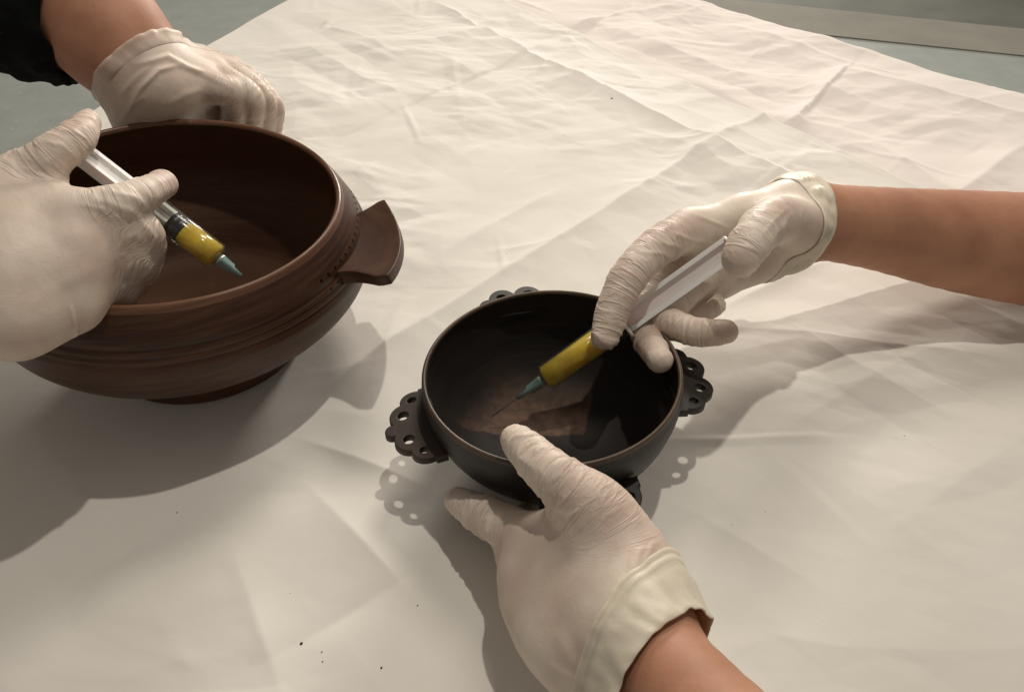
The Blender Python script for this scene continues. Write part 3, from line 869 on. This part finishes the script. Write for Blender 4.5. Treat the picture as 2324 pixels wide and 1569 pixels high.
def bone_attrs(o, limb, V):
    n = len(V); S = np.zeros((n, 3)); A = np.zeros(n); M = np.zeros(n)
    off = 0.0; ci = 0
    prev = None
    for (a, b, r1, r2, k) in limb.prims():
        a = np.array(a, float); b = np.array(b, float); ax = b - a; Ln = np.linalg.norm(ax); ax = ax / Ln
        if prev is not None and np.allclose(prev, a): pass
        else: off = 0.0; ci += 1
        t = (V - a) @ ax; tc = np.clip(t, 0, Ln)
        dist = np.linalg.norm(V - (a + tc[:, None] * ax), axis=1) - (r1 + (r2 - r1) * tc / Ln)
        w_ = np.exp(-np.maximum(dist, -0.004) / 0.0015) + 1e-12
        perp = V - a - t[:, None] * ax
        S += w_[:, None] * np.stack([(off + tc) + ci * 0.05, perp[:, 0] + perp[:, 2] * 0.6, perp[:, 1] - perp[:, 2] * 0.6], -1)
        thin = 0.04 if k > 0.0105 else (1.0 if max(r1, r2) < 0.0142 else 0.35)
        joint = sstep(0.006, 0.024, off + t)
        M += w_ * thin * joint; A += w_
        off += Ln; prev = b
    S /= A[:, None]; M /= A
    at = o.data.attributes.new('bone', 'FLOAT_VECTOR', 'POINT'); at.data.foreach_set('vector', S.astype(np.float32).ravel())
    at = o.data.attributes.new('crease', 'FLOAT', 'POINT'); at.data.foreach_set('value', M.astype(np.float32))
def limb_mesh(limb, h, grow=0.0, clip=None, wrinkle=None, lo=None, hi=None):
    f, org, h = limb.grid(h, grow, clip, lo, hi)
    V, Q = surface_nets(f, org, h)
    n = np.array(f.shape)
    def tri(A, V):
        q = np.clip((V - org) / h, 0, n - 1.001); i0 = q.astype(int); t = q - i0
        out = 0
        for a in (0, 1):
            for b in (0, 1):
                for c in (0, 1):
                    w_ = (t[:, 0] if a else 1 - t[:, 0]) * (t[:, 1] if b else 1 - t[:, 1]) * (t[:, 2] if c else 1 - t[:, 2])
                    out = out + w_ * A[i0[:, 0] + a, i0[:, 1] + b, i0[:, 2] + c]
        return out
    e = h * 0.75
    g = np.stack([tri(f, V + np.eye(3)[i] * e) - tri(f, V - np.eye(3)[i] * e) for i in range(3)], -1)
    g /= np.linalg.norm(g, axis=1)[:, None] + 1e-9
    V = V - g * np.clip(tri(f, V), -h, h)[:, None]
    if wrinkle:
        wv = wrinkle(V, g)
        if clip is not None:
            wv = wv * sstep(0, -0.003, (V - np.array(clip[0])) @ np.array(clip[1]))
        V = V + g * wv[:, None]
    return V, Q
def ridged(n, p=2.0): return (1 - np.abs(2 * n - 1)) ** p
def make_wrinkle(limb, amp=0.0007, seed=0, extra=None, long_amp=0.0):
    segs = limb.prims()
    def fn(V, g):
        W = np.zeros(len(V)); A = np.zeros(len(V)); TR = np.zeros(len(V))
        prev = None; coff = 0.0; cid = 0; pl = 0.0
        warp = np.stack([vnoise(V * 70 + 3 + seed), vnoise(V * 70 + 17 + seed), vnoise(V * 70 + 31 + seed)], -1) - 0.5
        for si, (a, b, r1, r2, k) in enumerate(segs):
            a = np.array(a, float); b = np.array(b, float); ax = b - a; Ln = np.linalg.norm(ax); ax = ax / Ln
            if prev is not None and np.allclose(prev, a): coff += pl
            else: coff = 0.0; cid += 1
            prev = b; pl = Ln
            t = (V - a) @ ax; tc = np.clip(t, 0, Ln)
            dist = np.linalg.norm(V - (a + tc[:, None] * ax), axis=1) - (r1 + (r2 - r1) * tc / Ln)
            mk = np.nonzero(dist < 0.014)[0]
            if len(mk) == 0: continue
            w_ = np.exp(-np.maximum(dist[mk], 0) / 0.003) + 1e-9
            VV, t, ww = V[mk], t[mk], warp[mk]
            perp = VV - a - t[:, None] * ax
            q = np.stack([(coff + t) / 0.0042 + ww[:, 0] * 1.6, perp[:, 0] / 0.016 + ww[:, 1], perp[:, 1] / 0.016 + perp[:, 2] / 0.019], -1) + cid * 7.3 + seed
            n = ridged(vnoise(q), 4) * 0.75 + 0.25 * ridged(vnoise(q * 1.9 + 4), 2)
            thin = 0.12 if k > 0.0105 else (1.0 if max(r1, r2) < 0.0145 else 0.4)     # fingers wrinkle across, the back of the hand much less
            W[mk] += w_ * n * thin * sstep(0.006, 0.024, coff + t); A[mk] += w_
        W = W / np.maximum(A, 1e-9)
        patch = 0.35 + 0.9 * sstep(0.35, 0.65, vnoise(V * 45 + 9 + seed))
        out = amp * (W * patch - 0.15)
        out += 0.0003 * (vnoise(V * 50 + seed) - 0.5)
        if extra: out = out + extra(V, g)
        return out
    return fn
def folds(lst):
    """explicit latex folds running over the upper side: list of (polyline of points just above the skin, height, width)"""
    def uv(Pn):
        D = np.asarray(Pn, float) - CP; k = D @ FW
        return np.stack([(D @ RT) / k, (D @ UP) / k], -1), k
    def fn(V, g):
        out = np.zeros(len(V))
        q, dep = uv(V)
        facing = sstep(0.05, 0.35, np.einsum('ij,ij->i', g, (CP - V) / np.linalg.norm(CP - V, axis=1)[:, None]))
        for pts, A, wd in lst:
            p2, k2 = uv(np.array(pts))
            best = np.full(len(V), 1.0); tt = np.zeros(len(V)); n = len(p2) - 1
            ln = np.linalg.norm(np.diff(p2, axis=0), axis=1); cum = np.concatenate([[0], np.cumsum(ln)])
            for i in range(n):
                ax = p2[i + 1] - p2[i]
                t = np.clip(((q - p2[i]) @ ax) / (ax @ ax), 0, 1)
                d = np.linalg.norm(q - (p2[i] + t[:, None] * ax), axis=1) * dep
                m = d < best; best = np.where(m, d, best); tt = np.where(m, (cum[i] + t * ln[i]) / cum[-1], tt)
            env = np.sin(np.pi * np.clip(tt, 0.0, 1.0)) ** 0.8
            near = np.abs(dep - k2.mean()) < 0.07
            out += A * env * near * np.exp(-(best / wd) ** 2)
        return out * facing
    return fn
def cuff(limb, centre, axis, prof, seed, grow=0.0, seg=160, e_hint=(0, 0, 1), wav=0.0012, tilt=None):
    """a ring of latex round the wrist. prof: (axial, radial offset, wave factor)"""
    d, a1, a2 = frame(axis, e_hint)
    V = []; rows = len(prof)
    rad0 = None
    for (t, ro, wf) in prof:
        rs = np.full(seg, 0.004)
        dirs = np.array([a1 * math.cos(2 * math.pi * j / seg) + a2 * math.sin(2 * math.pi * j / seg) for j in range(seg)])
        tl = np.array([0.0 if tilt is None else tilt(2 * math.pi * j / seg) for j in range(seg)])
        base = np.array(centre) + d * t
        base = base + d * tl[:, None]
        for it in range(24):
            dd = limb.eval(base + dirs * rs[:, None], grow)
            rs = np.maximum(rs - dd * 0.8, 0.002)
        ang = np.arange(seg) * 2 * math.pi / seg
        nn = np.stack([np.cos(ang) * 2.2 + seed, np.sin(ang) * 2.2, ang * 0 + t * 60], -1)
        nn2 = np.stack([np.cos(ang) * 6 + seed, np.sin(ang) * 6, ang * 0 + t * 160 + 3], -1)
        wv = wav * wf * ((vnoise(nn) - 0.5) * 2.2 + (vnoise(nn2) - 0.5) * 1.2)
        ax_w = wav * wf * 1.5 * (vnoise(nn + 7) - 0.5)
        Pn = base + dirs * (rs + ro + wv)[:, None] + d * ax_w[:, None]
        V += list(Pn)
    Fc = []
    for k in range(rows - 1):
        for j in range(seg):
            j2 = (j + 1) % seg
            Fc.append((k * seg + j, k * seg + j2, (k + 1) * seg + j2, (k + 1) * seg + j))
    return np.array(V), Fc
def chain(pts, rs, k=0.004):
    return [(pts[i], pts[i + 1], rs[i], rs[i + 1], k) for i in range(len(pts) - 1)]
mm = 0.001
#HANDS
def J(*q):
    """joint list: (u, v, height, radius mm) -> points, radii"""
    return [P(u, v, z) for (u, v, z, r) in q], [r * 0.001 for (u, v, z, r) in q]
def CH(q, k=0.004):
    p, r = J(*q); return chain(p, r, k)
def SCH(q, k=0.0015, n=4):
    p, r = J(*q); p = [np.array(x) for x in p]
    p = [2 * p[0] - p[1]] + p + [2 * p[-1] - p[-2]]; r = [r[0]] + r + [r[-1]]
    op, orr = [], []
    for i in range(1, len(p) - 2):
        for a in range(n):
            t = a / n
            f = lambda q: 0.5 * (2 * q[i] + (q[i + 1] - q[i - 1]) * t + (2 * q[i - 1] - 5 * q[i] + 4 * q[i + 1] - q[i + 2]) * t * t + (3 * q[i] - q[i - 1] - 3 * q[i + 1] + q[i + 2]) * t ** 3)
            op.append(f(p)); orr.append(float(f(r)))
    op.append(p[-2]); orr.append(r[-2])
    return chain(op, orr, k)
GV, SV = 0.00095, 0.0018
def build_arm(person, limb, clip_pt, clip_n, glove_wr, arm_label, glove_label, lo_g, hi_g, skin_wr=None):
    """arm: skin of forearm and hand in one surface; the glove is its own shell 1.2 mm outside it"""
    V, Q = limb_mesh(limb, SV, grow=-0.0014)
    if skin_wr is not None: pass
    a = obj('arm', V, Q, M_SKIN, person)
    if arm_label: tag(a, arm_label)
    V, Q = limb_mesh(limb, GV, grow=0.0, clip=(clip_pt, clip_n), wrinkle=glove_wr, lo=lo_g, hi=hi_g)
    g = obj('glove', V, Q, M_GLOVE, a)
    bone_attrs(g, limb, V)
    if glove_label: tag(g, glove_label)
    return a, g

# ---- right-hand person: left hand on the small bowl, right hand with syringe
per1 = empty('person', (0.62, 0.02, 0.0))
tag(per1, 'person at the right, bare forearms, gloved hands holding the small bowl and syringe', 'person')

A_fore = SCH([(1425, 1400, .072, 23), (1472, 1468, .079, 23.5), (1543, 1566, .088, 24.5), (1725, 1800, .110, 30), (1930, 2050, .14, 36)])
A_fore2 = SCH([(1400, 1440, .064, 21), (1465, 1500, .074, 22), (1560, 1580, .090, 24)])
A_palm = [s for c in (
    [(1430, 1370, .078, 21), (1360, 1290, .068, 17), (1215, 1235, .060, 14)],
    [(1415, 1405, .074, 21), (1330, 1340, .064, 17), (1193, 1297, .054, 14)],
    [(1400, 1440, .070, 20), (1310, 1400, .058, 16), (1198, 1362, .048, 13.5)],
    [(1385, 1480, .064, 19), (1310, 1460, .054, 17), (1228, 1425, .044, 14)],
    [(1380, 1500, .062, 17), (1320, 1500, .055, 14.5), (1262, 1470, .046, 13)]) for s in CH(c, 0.014)]
A_thumb = SCH([(1440, 1330, .080, 21), (1425, 1255, .086, 18.5), (1352, 1152, .098, 14.0), (1300, 1110, .101, 12.6), (1245, 1070, .102, 11.6), (1205, 1030, .0985, 10.6), (1172, 1001, .095, 8.6)], 0.002, 3)
A_fing = [SCH([(1215, 1235, .060, 14), (1150, 1195, .047, 12.4), (1108, 1172, .040, 11.4), (1062, 1148, .034, 9.4), (1036, 1134, .031, 7.6)], 0.002, 3),
          SCH([(1193, 1297, .054, 13.5), (1170, 1225, .030, 11.5), (1200, 1170, .018, 9.5), (1240, 1130, .012, 8)], 0.002, 3),
          SCH([(1198, 1362, .048, 13), (1205, 1280, .026, 11), (1240, 1200, .014, 9.5), (1280, 1150, .012, 8)], 0.002, 3),
          SCH([(1228, 1425, .044, 12.5), (1245, 1340, .026, 10), (1280, 1250, .014, 8.5), (1310, 1210, .012, 7.5)], 0.002, 3)]
A_web = CH([(1225, 1220, .062, 11), (1330, 1200, .078, 12), (1350, 1170, .09, 12)], 0.02)
limbA = Limb([(0.02, A_fore + A_fore2), (0.024, A_palm), (0.014, A_thumb + A_web), (0.005, A_fing[0]), (0.004, A_fing[1]), (0.004, A_fing[2]), (0.004, A_fing[3])])
cA = P(1455, 1436, .079); nA = P(1640, 1540, .094) - cA; nA /= np.linalg.norm(nA)
zA = lambda *q: [P(*k) for k in q]
A_folds = folds([
    (zA((1440, 1470, .1), (1370, 1420, .1), (1395, 1345, .1), (1420, 1300, .1)), 0.0010, 0.0018),
    (zA((1400, 1560, .1), (1355, 1480, .1), (1368, 1410, .1)), 0.0008, 0.002),
    (zA((1240, 1500, .08), (1280, 1530, .08), (1350, 1560, .08)), 0.0008, 0.002),
    (zA((1260, 1420, .08), (1290, 1490, .08), (1340, 1540, .08)), 0.0006, 0.003),
    (zA((1437, 1290, .1), (1452, 1250, .1), (1470, 1235, .1)), 0.0007, 0.0015),
    (zA((1465, 1270, .1), (1480, 1235, .1), (1500, 1225, .1)), 0.0007, 0.0015),
    (zA((1425, 1300, .1), (1435, 1262, .1), (1448, 1240, .1)), 0.0005, 0.0013),
    (zA((1190, 1140, .1), (1280, 1168, .09), (1310, 1165, .09)), 0.0006, 0.0014),
])
armA, gloveA = build_arm(per1, limbA, cA, nA, make_wrinkle(limbA, 0.0013, 1, A_folds), 'lower bare forearm', 'glove with a wide rolled-back cuff, thumb over the rim',
                         np.array([-9, -9, -9.]), np.array([9, 9, 9.]))
# wide loose folded-back cuff
profA = [(-0.0010, 0.0003, 0.0), (-0.0012, 0.0012, 0.6), (-0.0002, 0.0020, 0.7), (0.0008, 0.0010, 0.7), (0.0020, 0.0007, 0.6), (0.0030, 0.0020, 0.8), (0.0040, 0.0009, 0.9), (0.007, 0.0016, 0.8), (0.0105, 0.0026, 1.3), (0.014, 0.0026, 1.6), (0.0185, 0.0034, 2.0),
         (0.0225, 0.0040, 2.2), (0.0246, 0.0042, 2.4), (0.0250, 0.0037, 2.4), (0.0246, 0.0033, 2.2), (0.022, 0.0028, 2.3), (0.014, 0.0012, 1.2), (0.006, 0.0004, 0.4)]
c0 = P(1433, 1424, .076)
V, Fc = cuff(limbA, c0, nA, profA, 3.0, seg=200, wav=0.0011, tilt=lambda a: 0.004 * math.cos(a + 0.6))
tag(obj('glove_cuff', V, Fc, M_CUFF, armA), 'wide loose cream cuff folded back')

B_fore = SCH([(1800, 500, .118, 24), (1852, 502, .116, 27), (2000, 520, .094, 32), (2200, 550, .068, 41.5), (2420, 574, .056, 47.5), (2700, 590, .060, 50)])
B_palm = [s for c in (
    [(1800, 482, .122, 20), (1690, 497, .126, 15.5), (1562, 522, .124, 13.5)],
    [(1795, 505, .116, 20), (1690, 535, .112, 15), (1580, 570, .106, 13)],
    [(1790, 530, .110, 18), (1700, 565, .102, 14.5), (1610, 610, .094, 12.5)],
    [(1785, 550, .105, 15), (1720, 588, .096, 13.5), (1645, 634, .086, 12)]) for s in CH(c, 0.012)]
B_thumb = SCH([(1815, 515, .130, 17), (1770, 500, .142, 15.5), (1735, 512, .150, 13.0), (1706, 545, .150, 11.8), (1682, 580, .145, 10.6), (1676, 592, .142, 9.5)], 0.002, 3)
B_tip = CH([(1680, 588, .140, 8.0), (1692, 624, .131, 2.6)], 0.004)
B_fing = [SCH([(1562, 522, .124, 13.5), (1490, 560, .124, 12.2), (1436, 614, .119, 11.6), (1404, 670, .110, 10.9), (1386, 717, .101, 10.2), (1372, 762, .093, 8.6)], 0.002, 3),
          SCH([(1580, 570, .106, 12.5), (1520, 630, .090, 11), (1474, 694, .078, 10.4), (1464, 758, .074, 9.4), (1497, 816, .084, 8.4)], 0.002, 3),
          SCH([(1610, 610, .096, 12), (1550, 667, .089, 10.4), (1512, 722, .084, 9.5), (1548, 744, .086, 9.1), (1595, 755, .090, 8.5), (1647, 752, .095, 7.8)], 0.002, 3),
          SCH([(1645, 634, .086, 11.5), (1590, 672, .078, 9.2), (1553, 700, .072, 8.6), (1582, 706, .072, 8.6), (1618, 692, .076, 8.0)], 0.002, 3)]
limbB = Limb([(0.02, B_fore), (0.020, B_palm), (0.012, B_thumb), (0.004, B_tip), (0.008, B_fing[0]), (0.004, B_fing[1]), (0.003, B_fing[2]), (0.003, B_fing[3])])
cB = P(1796, 500, .120); nB = P(1990, 518, .100) - cB; nB /= np.linalg.norm(nB)
B_folds = folds([
    (zA((1660, 520, .14), (1610, 500, .14), (1560, 480, .14)), 0.0006, 0.0014),
    (zA((1650, 560, .13), (1570, 545, .13), (1500, 520, .13)), 0.0007, 0.0014),
    (zA((1620, 600, .12), (1540, 560, .13), (1470, 545, .13)), 0.0006, 0.0014),
    (zA((1570, 610, .12), (1500, 575, .13), (1440, 570, .13)), 0.0006, 0.0014),
    (zA((1800, 480, .15), (1770, 520, .15), (1740, 560, .15)), 0.0005, 0.0012),
    (zA((1790, 470, .15), (1755, 500, .16), (1725, 540, .16)), 0.0005, 0.0012),
    (zA((1820, 540, .14), (1790, 570, .13), (1760, 600, .12)), 0.0006, 0.002),
    (zA((1830, 560, .14), (1810, 590, .13), (1770, 610, .12)), 0.0006, 0.0015),
])
armB, gloveB = build_arm(per1, limbB, cB, nB, make_wrinkle(limbB, 0.0013, 5, B_folds), 'upper bare forearm', 'glove pinching the syringe, tight ringed cuff',
                         np.array([-9, -9, -9.]), np.array([9, 9, 9.]))
profB = [(-0.0120, 0.0002, 0.2), (-0.0110, 0.0014, 1.2), (-0.0098, 0.0004, 1.5), (-0.0082, 0.0024, 1.9), (-0.0066, 0.0006, 1.9), (-0.0050, 0.0030, 2.0), (-0.0034, 0.0010, 1.8), (-0.0020, 0.0030, 1.4), (-0.0008, 0.0014, 1.0),
         (0.0006, 0.0030, 0.7), (0.0026, 0.0034, 0.6), (0.0042, 0.0026, 0.5), (0.0048, 0.0014, 0.4), (0.0046, 0.0002, 0.2), (0.003, -0.0006, 0)]
V, Fc = cuff(limbB, P(1800, 500, .119), nB, profB, 9.0, seg=200, wav=0.0011, tilt=lambda a: 0.003 * math.cos(a - 0.5))
tag(obj('glove_cuff', V, Fc, M_CUFF, armB), 'tight ring of gathered latex')

# ---- left-hand person: right hand with syringe, left fist steadying the large bowl
per2 = empty('person', (-0.75, 0.60, 0.0))
tag(per2, 'person at the left in a black sleeve, gloved hands at the large bowl', 'person')

C_fore = SCH([(-120, 620, .165, 27), (-300, 600, .17, 28), (-520, 560, .175, 33)])
C_palm = [s for c in (
    [(-110, 560, .172, 22), (20, 520, .176, 18), (150, 500, .176, 14.5)],
    [(-110, 600, .168, 22), (30, 575, .170, 18), (175, 555, .168, 14)],
    [(-110, 650, .162, 22), (30, 640, .162, 18), (170, 618, .158, 14)],
    [(-110, 700, .156, 20), (20, 700, .152, 17), (160, 676, .146, 13.5)],
    [(-110, 730, .150, 17), (40, 740, .146, 13.5), (170, 704, .142, 11)]) for s in CH(c, 0.016)]
C_thumb = SCH([(-90, 530, .176, 20), (-10, 455, .186, 17), (62, 398, .192, 13.2), (110, 362, .199, 11.0), (148, 334, .202, 10.0), (180, 308, .203, 9.2), (203, 274, .202, 6.3)], 0.002, 3)
C_web = CH([(60, 420, .186, 11), (110, 470, .178, 10), (160, 490, .177, 11)], 0.016)
C_fing = [SCH([(150, 500, .176, 13.5), (212, 478, .179, 11.4), (268, 462, .180, 10.2), (325, 440, .177, 9.2), (372, 419, .171, 8.2)], 0.002, 3),
          SCH([(175, 555, .168, 13.5), (255, 528, .165, 12), (322, 525, .158, 11), (335, 565, .140, 9.5), (318, 600, .125, 8)], 0.002, 3),
          SCH([(170, 618, .158, 13), (245, 590, .152, 12), (308, 592, .142, 10.8), (315, 625, .126, 9), (290, 650, .115, 8)], 0.002, 3),
          SCH([(160, 676, .146, 12.5), (220, 655, .140, 11), (268, 655, .130, 10), (270, 680, .118, 8.5), (240, 700, .108, 7.5)], 0.002, 3)]
limbC = Limb([(0.02, C_fore), (0.020, C_palm), (0.012, C_thumb + C_web), (0.009, C_fing[0]), (0.008, C_fing[1]), (0.010, C_fing[2]), (0.010, C_fing[3])])
cC = P(-330, 600, .17); nC = P(-520, 560, .175) - P(-300, 600, .17); nC /= np.linalg.norm(nC)
C_folds = folds([
    (zA((200, 445, .2), (300, 480, .2), (350, 540, .19), (362, 600, .17)), 0.0010, 0.002),
    (zA((230, 430, .2), (310, 450, .2), (345, 490, .19)), 0.0008, 0.0016),
    (zA((170, 460, .2), (230, 475, .2), (280, 505, .2)), 0.0006, 0.0016),
    (zA((40, 380, .2), (95, 400, .2), (135, 430, .2)), 0.0007, 0.002),
    (zA((90, 320, .2), (140, 330, .2), (180, 370, .2)), 0.0006, 0.0014),
    (zA((125, 296, .2), (165, 300, .2), (200, 318, .2)), 0.0005, 0.0012),
    (zA((155, 785, .15), (175, 755, .16), (165, 715, .17), (158, 690, .18)), 0.0013, 0.0012),
    (zA((315, 560, .17), (335, 610, .16), (330, 650, .15)), 0.0008, 0.002),
    (zA((60, 700, .2), (150, 640, .2), (240, 600, .2)), 0.0004, 0.004),
])
build_arm(per2, limbC, cC, nC, make_wrinkle(limbC, 0.0013, 11, C_folds), None, 'glove holding the syringe over the large bowl', np.array([-9, -9, -9.]), np.array([9, 9, 9.]))

D_fore = SCH([(324, 178, .170, 24), (298, 142, .178, 34), (264, 98, .188, 43.5), (206, 40, .203, 46), (120, 0, .212, 47)])
D_upper = CH([(120, 0, .212, 46), (-120, -40, .222, 46), (-420, -70, .24, 50)], 0.03)
D_palm = [s for c in (
    [(345, 205, .160, 24), (395, 205, .158, 18), (462, 196, .156, 13.5)],
    [(355, 185, .162, 24), (415, 180, .160, 18), (487, 176, .155, 13.5)],
    [(362, 170, .160, 22), (430, 162, .156, 17), (508, 164, .150, 13)],
    [(370, 160, .156, 20), (440, 155, .150, 16), (522, 160, .143, 12.5)]) for s in CH(c, 0.014)]
D_thumb = CH([(322, 205, .160, 20), (305, 236, .150, 17.5), (308, 272, .135, 16), (345, 330, .105, 13)], 0.01) + CH([(360, 215, .148, 20), (420, 228, .138, 18), (480, 238, .128, 15), (512, 262, .112, 12), (512, 310, .085, 11)], 0.02) + CH([(345, 260, .115, 16), (420, 300, .09, 16)], 0.02)
D_fing = [SCH([(462, 196, .156, 13), (500, 204, .155, 11.5), (528, 214, .150, 10.8), (530, 262, .130, 9.6), (520, 330, .095, 8.5)], 0.002, 3),
          SCH([(487, 176, .155, 13), (532, 196, .152, 11.2), (566, 222, .144, 10.6), (571, 262, .126, 9.4), (560, 330, .092, 8.5)], 0.002, 3),
          SCH([(508, 164, .150, 12.5), (556, 188, .146, 10.8), (594, 226, .136, 10.2), (602, 262, .118, 9.2), (595, 330, .085, 8.2)], 0.002, 3),
          SCH([(522, 160, .143, 12), (572, 190, .138, 10.2), (615, 236, .126, 9.2), (621, 266, .110, 8.4), (615, 330, .080, 7.5)], 0.002, 3)]
limbD = Limb([(0.02, D_fore), (0.02, D_upper), (0.022, D_palm), (0.014, D_thumb), (0.005, D_fing[0]), (0.0026, D_fing[1]), (0.0026, D_fing[2]), (0.0026, D_fing[3])])
nD = P(262, 96, .192) - P(345, 190, .166); nD /= np.linalg.norm(nD); cD = P(316, 166, .174) + nD * 0.004
D_folds = folds([
    (zA((300, 150, .2), (380, 128, .19), (440, 160, .18), (530, 200, .17)), 0.0014, 0.0022),
    (zA((290, 250, .17), (320, 200, .19), (360, 160, .19), (420, 145, .19)), 0.0016, 0.002),
    (zA((270, 220, .18), (310, 175, .19), (340, 150, .19)), 0.0009, 0.002),
    (zA((400, 150, .19), (470, 165, .18), (530, 190, .17)), 0.0010, 0.002),
    (zA((380, 240, .17), (420, 215, .18), (470, 200, .18)), 0.0008, 0.003),
    (zA((275, 275, .16), (300, 240, .18), (330, 215, .19)), 0.0008, 0.002),
])
armD, gloveD = build_arm(per2, limbD, cD, nD, make_wrinkle(limbD, 0.0010, 21, D_folds), None, 'crumpled glove closed in a fist behind the bowl', np.array([-9, -9, -9.]), np.array([9, 9, 9.]))
profD = [(-0.004, 0.0000, 0.3), (-0.002, 0.0007, 0.8), (0.001, 0.0005, 1.0), (0.004, 0.0012, 1.6), (0.0062, 0.0018, 2.2), (0.0066, 0.0014, 2.2), (0.006, 0.0008, 2.0), (0.002, 0.0000, 0.5)]
V, Fc = cuff(limbD, cD, nD, profD, 14.0, seg=180, wav=0.0010)
tag(obj('glove_cuff', V, Fc, M_GLOVE, armD), 'thin wavy glove edge at the wrist')
# black jersey sleeve pushed up over the elbow
sl0 = P(168, 20, .208); sl1 = P(-420, -70, .24); sd_ = sl1 - sl0; SLn = np.linalg.norm(sd_); sd_ /= SLn
slimb = Limb([(0.03, [(P(220, 40, .202), P(100, 0, .212), 0.050, 0.050, 0.03), (P(100, 0, .212), sl1, 0.050, 0.055, 0.03)])])
rows = [(0.010, -0.004, 0.6), (0.002, -0.002, 1.2), (0.0, 0.0012, 1.6), (0.002, 0.0028, 2.2)] + [(0.006 + SLn * (k / 26.0), 0.0022 + 0.0016 * math.sin(k * 1.7), 2.6) for k in range(27)]
V, Fc = cuff(slimb, sl0, sd_, rows, 31.0, seg=180, wav=0.0016, tilt=lambda a: 0.004 * abs(math.sin(a * 3.5)))
tag(obj('sleeve', V, Fc, M_KNIT, armD), 'black jersey sleeve with a wavy hem')

# ------------------------------------------------------------------ the syringes themselves
syringe(SYR2_F, SYR2_B, 0.0672, 0.0570, 'full syringe of yellow liquid with a long white plunger, dipped into the small black bowl', 0.023, rb=0.0095, plunger_rot=0.0, hub_len=0.022, fl_rot=0.3)
syringe(SYR1_F, SYR1_B, 0.066, 0.0265, 'half-empty syringe with black stopper held above the large red-brown bowl', 0.0, rb=0.0092, plunger_rot=0.9, hub_len=0.017)
